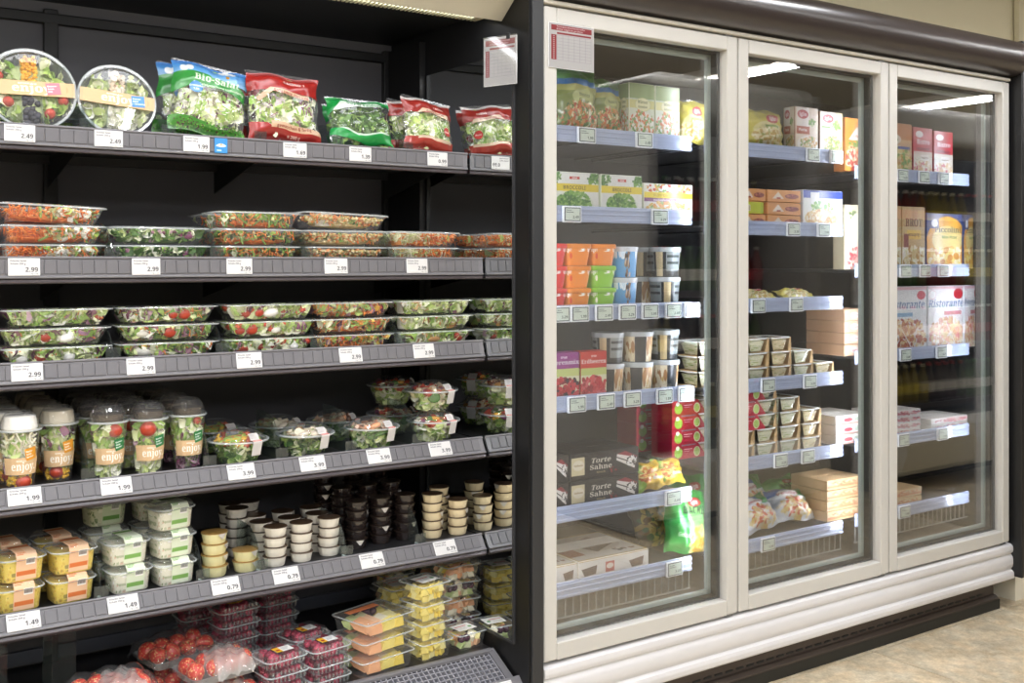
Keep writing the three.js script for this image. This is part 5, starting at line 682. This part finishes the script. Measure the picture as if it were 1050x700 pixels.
  ristB: [200, 230, (g, w, h) => { rect(g, '#e9ecef', 0, 0, w, h); rect(g, '#e5b8c0', 0, 0, w, 10); oval(g, '#f6f7f8', 80, 62, 92, 40); oval(g, '#c9303c', 168, 30, 24, 16); txt(g, 'Ristorante', 84, 76, 38, '#4a6a9a', 'serif', 'center', 'italic bold '); rect(g, '#8fb4d6', 0, 92, 120, 14); dots(g, 90, 180, 104, 66, ['#c98a5a', '#e8cf9c', '#b8623c', '#f0dfb8', '#a84a34', '#d9b070'], 240, 32, 9); g.strokeStyle = '#f4f1ea'; g.lineWidth = 5; g.beginPath(); g.moveTo(60, 150); g.lineTo(120, 228); g.stroke(); }],
  ristR: [200, 230, (g, w, h) => { rect(g, '#eceaec', 0, 0, w, h); rect(g, '#e5b8c0', 0, 0, w, 10); oval(g, '#f7f6f6', 100, 62, 94, 40); oval(g, '#fff', 24, 30, 20, 16); g.strokeStyle = '#c9303c'; g.stroke(); oval(g, '#c02a36', 172, 28, 28, 20); txt(g, 'Ristorante', 100, 76, 38, '#4a6a9a', 'serif', 'center', 'italic bold '); rect(g, '#d98a92', 90, 92, 100, 14); dots(g, 104, 180, 100, 62, ['#e8cf9c', '#f0dfb8', '#d9868a', '#e2a58c', '#f5ead0', '#c98a5a'], 240, 33, 9); g.strokeStyle = '#f4f1ea'; g.lineWidth = 5; g.beginPath(); g.moveTo(100, 130); g.lineTo(160, 226); g.stroke(); }],
  flatR: [180, 50, (g, w, h) => { rect(g, '#efece8', 0, 0, w, h); dots(g, 90, 26, 84, 16, ['#b83a44', '#8c2430', '#e8d8cc', '#d9707a'], 70, 34, 7); }],
};
const printM = (k) => { if (!prints.has(k)) { const [w, h, d] = PR[k]; prints.set(k, phy('#d4d4d4', .38, { map: canvasTex(w, h, d), clearcoat: .25, clearcoatRoughness: .2 })); } return prints.get(k); };
const FY = (d, i) => FS[d][i] - .018;
function carton(key, label, d, i, px0, px1, h, dep, o = {}) {
  const z = o.z ?? FZ - .022, x0 = xf(px0, z), x1 = xf(px1, z), w = Math.max(.02, x1 - x0), y = FY(d, i) + (o.dy || 0);
  const g = thing(o.name || 'food_carton', label, o.cat || 'carton', o.group || 'frozen cartons', (x0 + x1) / 2, y, z - dep / 2, o.ry || 0);
  const b = part(g, 'box', rb(w, h, dep, .0025, 0, h / 2, 0), phy(o.side || '#cfc8b4', .45, { clearcoat: .2 }));
  const f = part(b, 'front_print', new THREE.PlaneGeometry(w - .003, h - .003).translate(0, h / 2, dep / 2 + .0005), printM(key));
  if (o.sideKey) part(b, 'side_print', new THREE.PlaneGeometry(dep - .004, h - .004).rotateY(-Math.PI / 2).translate(-w / 2 - .0005, h / 2, 0), printM(o.sideKey));
  if (o.topKey) part(b, 'top_print', new THREE.PlaneGeometry(w - .004, dep - .004).rotateX(-Math.PI / 2).translate(0, h + .0005, 0), printM(o.topKey));
  part(b, 'flap', rb(w * .9, .0012, dep * .3, .0004, 0, h + .0004, -dep * .12), phy(o.side || '#cfc8b4', .5));
  return g;
}
const fbag = (draw) => bagPrint(draw);
PB.fveg = fbag((g, w, h) => { rect(g, '#4f9a44', 0, 0, w, h); rect(g, '#3b7fc0', 0, 58, w, 34); rect(g, '#c9c878', 0, 88, w, 40); rect(g, '#8a9a4a', 0, 120, w, 200); oval(g, '#c9cf8a', 180, 150, 90, 46); txt(g, 'Buntes', 180, 146, 26, '#4a5a2a', 'serif'); txt(g, 'Gemüse', 180, 174, 24, '#4a5a2a', 'serif'); dots(g, 160, 250, 160, 74, ['#e0813a', '#7a9a3c', '#d9a05a', '#c94f2e', '#e8e0b4', '#4f7a2e'], 420, 41, 11); });
PB.fyel = fbag((g, w, h) => { rect(g, '#d9cc58', 0, 0, w, h); oval(g, '#e8e0a0', 160, 200, 130, 90); dots(g, 150, 230, 120, 70, ['#e6d9b0', '#f0e8cc', '#c9a85a', '#a8b05a'], 160, 42, 14); oval(g, '#c2384a', 190, 90, 60, 36); txt(g, 'iglo', 190, 102, 40, '#fff', 'serif'); rect(g, '#7fa04a', 120, 140, 120, 18); });
PB.fsnack = fbag((g, w, h) => { rect(g, '#f2c53a', 0, 0, w, h); rect(g, '#9cc84a', 0, 0, 80, h); dots(g, 110, 160, 80, 90, ['#e88a2c', '#c9601c', '#f7e28a'], 90, 43, 16); txt(g, 'Krapfen', 220, 150, 40, '#7a3a1c'); rect(g, '#e8e4da', 150, 200, 120, 30); });
PB.fbark = fbag((g, w, h) => { rect(g, '#3aa84a', 0, 0, w, h); g.fillStyle = '#8fd07a'; g.beginPath(); g.moveTo(120, 60); g.lineTo(320, 120); g.lineTo(320, 320); g.lineTo(180, 320); g.fill(); oval(g, '#c43a34', 200, 60, 52, 24); txt(g, 'iglo', 200, 70, 30, '#fff'); txt(g, 'BACKE', 190, 122, 56, '#24302a'); txt(g, 'Gemüse', 120, 240, 30, '#e8f5d8'); dots(g, 250, 250, 80, 70, ['#e8c84a', '#f0dc8a', '#d9a83a'], 70, 44, 18); });
PB.fblue = fbag((g, w, h) => { rect(g, '#e9edf2', 0, 0, w, h); rect(g, '#4f7ac0', 0, 0, w, 90); rect(g, '#3f9a4a', 200, 0, 120, 120); oval(g, '#fff', 130, 90, 80, 40); txt(g, 'Pommes', 130, 104, 40, '#b8383a'); dots(g, 160, 220, 140, 90, ['#f0dca0', '#e8c87a', '#f5ecd0', '#e2714a'], 160, 45, 15); });
PB.fbrown = fbag((g, w, h) => { rect(g, '#6a5a34', 0, 0, w, h); dots(g, 160, 170, 150, 150, ['#c9a84a', '#e0c86a', '#8a6a34', '#5a7a3a'], 120, 46, 24); });
const fb = (pk, lab, d, i, w, h, b, px, lean, seed, roll = 0, z = FZ - .05, yaw = 0) => bag('frozen_bag', pk, lab, 'bag', w, h, b, px, z, FY(d, i), lean, seed, GREEN, roll, yaw, 'frozen food bags', true);
// first door
fb('fveg', 'green frozen vegetable bag in front of another at the shelf end', 0, 0, .150, .190, .030, 593, .12, 201, -.05); fb('fveg', 'green frozen vegetable bag behind its twin at the shelf end', 0, 0, .14, .175, .028, 575, .1, 202, .1, FZ - .13);
fb('fveg', 'smaller green vegetable bag beside the tall cartons', 0, 0, .115, .172, .026, 624, .16, 203, -.08, FZ - .055);
carton('veg', 'tall mixed vegetable carton beside the green bag', 0, 0, 645, 671, .167, .05, { sideKey: 'veg', side: '#d8dcc0' }); carton('veg', 'tall mixed vegetable carton beside the yellow bag', 0, 0, 672, 697, .167, .05, { side: '#d8dcc0' });
fb('fyel', 'yellow frozen bag beside the tall vegetable cartons', 0, 0, .10, .132, .030, 710, .1, 204, -.1, FZ - .05, -.5);
carton('broc', 'broccoli carton with yellow band at the shelf end', 0, 1, 563, 614, .116, .055, { side: '#dfe4d0' }); carton('broc', 'broccoli carton with yellow band beside the soup vegetables', 0, 1, 616, 658.5, .115, .055, { side: '#dfe4d0' }); carton('soup', 'soup vegetable carton with yellow and purple bands', 0, 1, 660, 710, .096, .055, { side: '#dfe4d0' });
const sqG = loft([[.070, .070, .014, .001], [.084, .084, .016, .052], [.084, .084, .016, .054]], true, false, .5, 4), sqL = loft([[.088, .088, .018, .050], [.090, .090, .018, .052], [.090, .090, .018, .062], [.084, .084, .017, .064]], false, true, .5, 4);
const yogT = (bg, ac) => canvasTex(256, 96, (g, w, h) => { rect(g, bg, 0, 0, w, h); for (let k = 0; k < 4; k++) { txt(g, 'Frozen', 32 + k * 64, 38, 17, '#fff'); txt(g, 'Yogurt', 32 + k * 64, 58, 17, '#fff'); oval(g, ac, 12 + k * 64, 70, 8, 8); } });
const yog = { orange: ['#e98a34', '#d9482c'], green: ['#8cc63c', '#f5f1e0'], red: ['#d8383a', '#f0c0a0'] }, yogP = {}; for (const k in yog) yogP[k] = proto((g) => { part(g, 'tub', sqG, phy('#fff', .35, { map: yogT(...yog[k]) })); part(g, 'lid', sqL, phy(yog[k][0], .3, { clearcoat: .3 })); });
const rdG = lathe([[0, .001], [.038, .001], [.039, .003], [.0445, .083], [.0455, .084]], 32, Math.PI, Math.PI * 2, .5), rdL = lathe([[.0465, .078], [.0470, .080], [.0470, .091], [.0455, .0925], [0, .0920]], 32, 0, Math.PI * 2, .5);
const wrap = (draw) => phy('#fff', .35, { map: canvasTex(384, 128, draw), clearcoat: .2 });
const rd = {
  sky: [wrap((g, w, h) => { rect(g, '#5aa2dc', 0, 0, w, h); for (let k = 0; k < 4; k++) { dots(g, 40 + k * 96, 30, 30, 12, ['#e8f2fa', '#cfe4f5'], 14, 51 + k, 8); } rect(g, '#7cc24a', 0, 98, w, 30); for (let k = 0; k < 4; k++) { rect(g, '#f4f4f0', 22 + k * 96, 88, 24, 26); dots(g, 74 + k * 96, 66, 12, 44, ['#3a2a26', '#d9c8b4', '#8a6a54'], 46, 55 + k, 5); } }), '#cdd4dc'],
  cream: [wrap((g, w, h) => { rect(g, '#3a3d40', 0, 0, w, h); for (let k = 0; k < 3; k++) { rect(g, '#ece0c0', 30 + k * 128, 0, 78, 84); dots(g, 70 + k * 128, 44, 34, 30, ['#f6edd2', '#d9b878', '#b8895a'], 40, 60 + k, 8); } rect(g, '#26292c', 0, 84, w, 44); for (let k = 0; k < 3; k++) txt(g, 'Vanille', 70 + k * 128, 108, 16, '#d8d4c8'); }), '#c4ccd0'],
  dark: [wrap((g, w, h) => { rect(g, '#2f3336', 0, 0, w, h); for (let k = 0; k < 3; k++) { rect(g, '#8e9796', 12 + k * 128, 8, 74, 50); g.fillStyle = '#3a4042'; for (let j = 0; j < 5; j++) g.fillRect(16 + k * 128, 14 + j * 8, 64, 3); rect(g, '#e0cda0', 96 + k * 128, 0, 30, 70); rect(g, '#d8d8d0', 60 + k * 128, 100, 28, 24); txt(g, '500ml', 30 + k * 128, 118, 14, '#c9ccc8'); } }), '#c4ccd0'],
}, rdP = {}; for (const k in rd) rdP[k] = proto((g) => { part(g, 'tub', rdG, rd[k][0]); part(g, 'lid', rdL, phy(rd[k][1], .25, { clearcoat: .5 })); });
{
  const z = FZ - .075, Q = (k, px, n, lab) => place(yogP[k], 'yogurt_tub', lab, 'tub', 'square frozen yogurt tubs', xf(px, z + .03), FY(0, 2) + n * .0642, z).scale.set(1.05, 1, 1.05);
  [[0, 'lowest'], [1, 'middle'], [2, 'topmost']].forEach(([n, t]) => { Q('red', 567, n, `red square tub, ${t} in the stack at the shelf end`); Q('orange', 592, n, `orange square tub, ${t} in the all orange stack`); Q(n === 2 ? 'orange' : 'green', 618, n, n === 2 ? 'orange square tub on top of the green tubs' : `green square tub, ${t} under an orange one`); });
  const R = (k, d, i, px, n, lab, ry = 0, zz = z) => place(rdP[k], 'ice_cream_tub', lab, 'tub', 'round ice cream tubs', xf(px, zz + .03), FY(d, i) + n * .0927, zz, ry).scale.set(1.07, 1, 1.07);
  R('sky', 0, 2, 643.5, 0, 'lower ice cream tub with blue sky print', .2); R('sky', 0, 2, 644, 1, 'upper ice cream tub with blue sky print', .1);
  R('cream', 0, 2, 662, 0, 'lower cream and black ice cream tub beside the sky tubs', 0, z - .105); R('dark', 0, 2, 664, 1, 'upper black ice cream tub beside the sky tubs', .5, z - .105); R('dark', 0, 2, 688, 0, 'lower black ice cream tub at the row end', .8); R('dark', 0, 2, 688.5, 1, 'upper black ice cream tub at the row end', .2);
  for (const n of [0, 1]) { const t = n ? 'upper' : 'lower'; R(n ? 'dark' : 'cream', 0, 3, 630, n, `${t} ice cream tub behind the red berry carton`, .3, z - .01); R('cream', 0, 3, 660, n, `${t} vanilla ice cream tub in the middle pair`, .2 + n * .3); R(n ? 'dark' : 'cream', 0, 3, 687, n, `${t} ice cream tub of the pair beside the clear bowls`, .9 - n * .3, z - .01); }
}
carton('berryP', 'berry mix carton with purple top', 0, 3, 562, 594, .138, .045, { side: '#8a3a7c' }); carton('berryR', 'strawberry carton with red top', 0, 3, 596, 622, .137, .045, { side: '#b02a28', sideKey: 'berryR', ry: -.05 });
for (const n of [0, 1]) { const t = n ? 'upper' : 'lower'; carton('cake', `${t} black cake carton, complete and beside the yellow bags`, 0, 4, 584.5, 655, .077, .17, { side: '#1c191b', dy: n * .078 }); carton('cake', `${t} black cake carton against the freezer end wall`, 0, 4, 545, 583, .077, .17, { side: '#1c191b', dy: n * .078 }); }
fb('fsnack', 'yellow snack bag lying beside the cake cartons', 0, 4, .12, .085, .03, 668, .5, 205, .05, FZ - .05); fb('fsnack', 'yellow snack bag nearest the shelf end', 0, 4, .12, .08, .03, 688, .5, 206, -.05, FZ - .08);
carton('choco', 'white chocolate dessert carton lying flat', 0, 5, 593, 665, .058, .24, { side: '#ebe6dd', topKey: 'chocoTop' }); carton('choco', 'white chocolate dessert carton lying flat against the freezer end wall', 0, 5, 540, 592, .058, .24, { side: '#ebe6dd', topKey: 'chocoTop' });
fb('fbark', 'bright green frozen bag standing beside the dessert cartons', 0, 5, .15, .19, .04, 706, .25, 207, -.12, FZ - .04, -.2); fb('fbark', 'bright green frozen bag behind the front green bag', 0, 5, .15, .20, .03, 708, .2, 208, -.1, FZ - .2, -.2); fb('fbrown', 'brown and yellow potato bag behind the dessert cartons', 0, 5, .16, .15, .04, 674, .4, 209, .1, FZ - .16);
// second door
fb('fyel', 'yellow frozen bag beside the meal cartons', 1, 0, .18, .135, .035, 785, .18, 210, -.05); fb('fyel', 'yellow frozen bag behind the first yellow bag', 1, 0, .16, .14, .03, 770, .1, 211, .04, FZ - .15);
carton('igloA', 'frozen meal carton with brown side and red oval', 1, 0, 815, 839, .158, .05, { side: '#7a4334', sideKey: 'igloA' }); carton('igloB', 'frozen meal carton with red oval and green garnish', 1, 0, 840.5, 864, .152, .05, { side: '#8a5a3c' });
for (const n of [0, 1, 2]) carton(n === 1 ? 'flatG' : 'flatO', `flat frozen carton, ${ord[3][n]} beside the frame`, 1, 1, 760, n === 1 ? 783 : 785, .040, .16, { side: '#d99a5c', dy: n * .042 });
for (const n of [0, 1, 2]) carton('flatO', `flat orange frozen carton, ${ord[3][n]} beside the blue topped carton`, 1, 1, 787, 821, .040, .16, { side: '#d99a5c', dy: n * .042 });
carton('lasa', 'blue topped white carton with a baked dish', 1, 1, 823.5, 864, .13, .05, { side: '#d8dce6' });
for (const n of [0, 1]) { fb('fyel', 'flat lying pack on the nearly empty third shelf', 1, 2, .16, .07, .015, 782 + n * 40, 1.2, 212 + n, 0, FZ - .08); }
// sleeved bowls
const sbG = loft([[.070, .080, .016, .002], [.092, .100, .018, .044]], true, false, .6, 4), sbR = rimLoft(.100, .108, .020, .043, .004, .010), sbF = loft([[.066, .076, .014, .004], [.084, .092, .016, .036], [.06, .07, .014, .041]], true, true, .6, 4);
const sbTex = [speck('#dfe3c4', ['#8fae5a', '#f3f1dc', '#c9b878', '#f6f4e6'], 91), speck('#e3d6a8', ['#f3ecd0', '#b9954a', '#8aa04a', '#e9dcb0'], 92)];
const redT = canvasTex(192, 80, (g, w, h) => { rect(g, '#b3243a', 0, 0, w, h); oval(g, '#9cc84a', 34, 44, 22, 30); oval(g, '#e8f0d8', 30, 18, 10, 12); oval(g, '#d8e6b8', 136, 46, 18, 28); oval(g, '#a8cc6a', 136, 46, 14, 22); rect(g, '#e8c4c8', 64, 26, 46, 4); rect(g, '#e8c4c8', 64, 38, 34, 3); rect(g, '#8a8a90', 50, 2, 80, 7); });
const sbP = [0, 1].map((k) => proto((g) => { part(g, 'bowl', sbG, K.clear); part(g, 'rim', sbR, mat('#eef1f0', .3)); part(g, 'meal', sbF, mat('#fff', .5, { map: sbTex[k] })); const tri = new THREE.Shape(); tri.moveTo(.036, 0); tri.lineTo(.054, 0); tri.lineTo(.051, .046); tri.lineTo(.048, .046); const e = new THREE.ExtrudeGeometry(tri, { depth: .002, bevelEnabled: false }); const s = part(g, 'card_sleeve', merge([e.clone().translate(0, 0, .046), e.clone().scale(-1, 1, 1).translate(0, 0, .048), box(.106, .0012, .09, 0, .0006, 0), box(.0012, .046, .09, .0525, .023, 0)]), mat('#c9a877', .75)); }));
const sbRed = proto((g) => { part(g, 'bowl', sbG, K.clear); part(g, 'rim', sbR, mat('#eef1f0', .3)); part(g, 'meal', sbF, mat('#fff', .5, { map: sbTex[0] })); const sh = new THREE.Shape(); sh.moveTo(-.16, 0); sh.lineTo(-.005, 0); sh.lineTo(-.045, .047); sh.lineTo(-.16, .047); const e = new THREE.ExtrudeGeometry(sh, { depth: .10, bevelEnabled: false }).translate(0, 0, -.046); const s = part(g, 'card_sleeve', e, mat('#a3213a', .5)); const f = new THREE.ShapeGeometry(sh), u = f.attributes.uv, p = f.attributes.position; for (let i = 0; i < u.count; i++) u.setXY(i, (p.getX(i) + .16) / .155, p.getY(i) / .047); part(s, 'sleeve_print', f.translate(0, 0, .0545), mat('#fff', .45, { map: redT })); const tri = new THREE.Shape(); tri.moveTo(.036, 0); tri.lineTo(.054, 0); tri.lineTo(.051, .046); const t2 = new THREE.ExtrudeGeometry(tri, { depth: .002, bevelEnabled: false }); part(g, 'card_wing', t2.translate(0, 0, .046), mat('#c9a877', .75)); });
{
  const z = FZ - .08, S = (p, i, x, n, lab, zz = z) => place(p, 'sleeved_bowl', lab, 'bowl', 'frozen meal bowls in card sleeves', x, FY(1, i) + n * .0478, zz, 0);
  const lay = ['lowest layer', 'second layer', 'third layer', 'fourth layer', 'top layer'], col = ['first', 'second', 'third', 'fourth', 'fifth', 'sixth'];
  for (let j = 0; j < 6; j++) for (let n = 0; n < [3, 3, 3, 3, 2, 1][j]; n++) S(sbP[j % 2], 3, .795 + .109 * j, n, `clear meal bowl in a kraft sleeve on the fourth shelf, ${col[j]} column, ${lay[n]}`);
  for (let n = 0; n < 4; n++) { S(sbRed, 4, .915, n, `clear meal bowl in a red sleeve, stack set well back, ${lay[n]}`, -.385); S(sbRed, 4, .915, n, `clear meal bowl in a red sleeve, shaded stack furthest in, ${lay[n]}`, -.56); }
  for (let n = 0; n < 2; n++) { S(sbP[1], 4, .945, n, `clear meal bowl of yellow food under the red sleeves, ${lay[n]}`); S(sbP[0], 4, 1.054, n, `clear meal bowl of green food under the red sleeves, ${lay[n]}`); }
  for (let n = 2; n < 5; n++) S(sbRed, 4, 1.05, n, `clear meal bowl in a red sleeve on top of kraft sleeves, ${lay[n]}`);
  for (let n = 0; n < 4; n++) { S(sbP[0], 4, 1.165, n, `clear meal bowl in a kraft sleeve beside the red sleeves, ${lay[n]}`); if (n < 3) S(sbP[1], 4, 1.274, n, `clear meal bowl in a kraft sleeve next to the flat white cartons, ${lay[n]}`); }
}
fb('fblue', 'blue and white frozen bag lying in the second basket', 1, 5, .18, .12, .04, 782, .7, 220, .1, FZ - .05); fb('fblue', 'blue and white frozen bag lying beside its twin', 1, 5, .18, .12, .04, 818, .75, 221, -.1, FZ - .07); fb('fblue', 'blue and white frozen bag behind the two front ones', 1, 5, .18, .14, .04, 772, .4, 222, .1, FZ - .2); fb('fbark', 'green frozen bag behind the blue and white ones', 1, 5, .18, .12, .04, 808, .5, 223, .1, FZ - .2);
// third door (its goods start behind the second door)
carton('pizO', 'orange pizza snack carton standing upright', 2, 0, 866.5, 891, .187, .05, { side: '#c97a34' }); carton('pizA', 'pizza carton with orange top and green oval', 2, 0, 908, 935, .188, .05, { side: '#c9a070' }); carton('bistro', 'red topped baguette carton beside the pizza carton', 2, 0, 936.5, 956, .181, .05, { side: '#a8202e' }); carton('bistro', 'red topped baguette carton standing at the row end', 2, 0, 957.5, 977, .176, .05, { side: '#a8202e' }); carton('tart', 'narrow brown carton alone at the end of the top shelf', 2, 0, 994, 1003, .178, .05, { side: '#5a3024', z: FZ - .06 });
carton('beige', 'beige carton with writing running downward', 2, 1, 866, 888, .227, .05, { side: '#cfc3a0' }); carton('brot', 'bread snack carton beside the door upright', 2, 1, 900, 924, .23, .05, { side: '#b89a68' }); carton('brot', 'bread snack carton beside the blue mini pizza carton', 2, 1, 925, 948.5, .23, .05, { side: '#b89a68' }); carton('picc', 'blue mini pizza carton with an orange circle', 2, 1, 950, 986.5, .21, .05, { side: '#33467c' }); carton('picc', 'blue mini pizza carton against the far end wall', 2, 1, 988, 1002, .21, .05, { side: '#33467c', z: FZ - .03 });
for (let n = 0; n < 4; n++) carton('flatP', `flat strudel carton, ${['lowest', 'second', 'third', 'topmost'][n]} in its stack`, 2, 2, 866, 893, .040, .17, { side: '#d9b08c', dy: n * .041 });
carton('ristB', 'pizza carton with blue stripe', 2, 2, 913, 950.5, .238, .035, { side: '#d8dade' }); carton('ristR', 'pizza carton with pink stripe beside the blue striped one', 2, 2, 951.5, 987.5, .238, .035, { side: '#d8dade' }); carton('ristR', 'pizza carton with pink stripe at the shelf end', 2, 2, 988.5, 1003, .238, .035, { side: '#d8dade' });
for (let n = 0; n < 3; n++) carton('flatW', `flat white carton, ${ord[3][n]} on the fourth shelf`, 2, 3, 857, 890, .033, .17, { side: '#ded8cc', dy: n * .034 });
for (let n = 0; n < 4; n++) carton('flatR', `flat red and white pack, ${['lowest', 'second', 'third', 'topmost'][n]} beside the upright`, 2, 3, 908, 944, .022, .15, { side: '#d9d4cc', dy: n * .0235 }); for (let n = 0; n < 2; n++) carton('flatR', `flat red and white pack, ${['lower', 'upper'][n]} at the shelf end`, 2, 3, 955, 992, .022, .15, { side: '#d9d4cc', dy: n * .0235 });
for (let n = 0; n < 4; n++) carton('flatT', `flat pale orange carton, ${['lowest', 'second', 'third', 'topmost'][n]} in the tall basket stack`, 2, 4, 848, 884, .034, .16, { side: '#dcb98a', dy: n * .036 }); for (let n = 0; n < 2; n++) carton('flatT', `flat pale orange carton, ${['lower', 'upper'][n]} in the third basket`, 2, 4, 906, 945, .030, .16, { side: '#dcb98a', dy: n * .032 });

// ---------- cases across the aisle, seen mirrored in the glass ----------
const botP = [['#7a1f1c', '#b3262a', '#e8e4de'], ['#8a7a2c', '#d9c23c', '#f0e8c0'], ['#3a2018', '#d8d2c8', '#c43a34'], ['#4a6a34', '#e3e0d0', '#4a8a3a']].map(([liq, lab, cap]) => proto((g) => { part(g, 'bottle', lathe([[0, 0], [.034, 0], [.036, .006], [.036, .13], [.030, .165], [.014, .205], [.0135, .228]], 18), phy(liq, .08, { clearcoat: .6 })); part(g, 'label', lathe([[.0366, .06], [.0366, .12]], 18), mat(lab, .5)); part(g, 'cap', lathe([[.0155, .222], [.0155, .24], [0, .241]], 14), mat(cap, .4)); }));
function oppCase(x0, x1, zf, label, levels, seed) {
  const w = x1 - x0, o = thing('drinks_case', label, 'fridge', null, (x0 + x1) / 2, 0, zf); const grey = mat('#aaa69c', .45);
  part(o, 'back_panel', box(w, 2.0, .05, 0, 1.05, .85), K.black); for (const s of [-1, 1]) part(o, 'end_panel', rb(.04, 2.16, .86, .01, s * (w / 2 + .02), 1.08, .45), mat('#8f8c86', .5));
  part(o, 'canopy', rb(w, .22, .5, .05, 0, 2.08, .27, 3), grey); part(o, 'bumper', extrudeX([[0, .38], [-.06, .36], [-.07, .24], [-.02, .12], [.02, .10], [.1, .10], [.1, .38]], -w / 2, w / 2), mat('#dcd7cb', .45)); part(o, 'base', box(w, .26, .7, 0, .24, .48), K.blackPanel); part(o, 'kick', box(w, .11, .03, 0, .055, .25), K.black);
  const r = rng(seed);
  levels.forEach((y, i) => { part(o, 'shelf', box(w, .02, .5, 0, y - .012, .56), K.blackShelf); part(o, 'price_rail', rb(w, .04, .01, .002, 0, y - .01, .305), mat('#3a3234', .4));
    for (let x = x0 + .06, k = 0; x < x1 - .04; x += .0825, k++) place(botP[(i + Math.floor(k / 5)) % 4], 'drink_bottle', `drink bottle on the ${['lowest', 'second', 'third', 'upper'][i]} shelf of the ${seed === 1 ? 'short' : 'long'} case across the aisle`, 'bottle', `bottles in the ${seed === 1 ? 'short' : 'long'} case`, x, y + .0005, zf + .40 + (r() - .5) * .02); });
}
oppCase(1.72, 2.82, 1.40, 'short drinks case across the aisle with grey canopy', [.42, .78, 1.14, 1.50], 1);
oppCase(3.46, 5.9, 1.40, 'long drinks case across the aisle with grey canopy', [.42, .78, 1.14, 1.50], 2);
renderer.render(scene, camera);
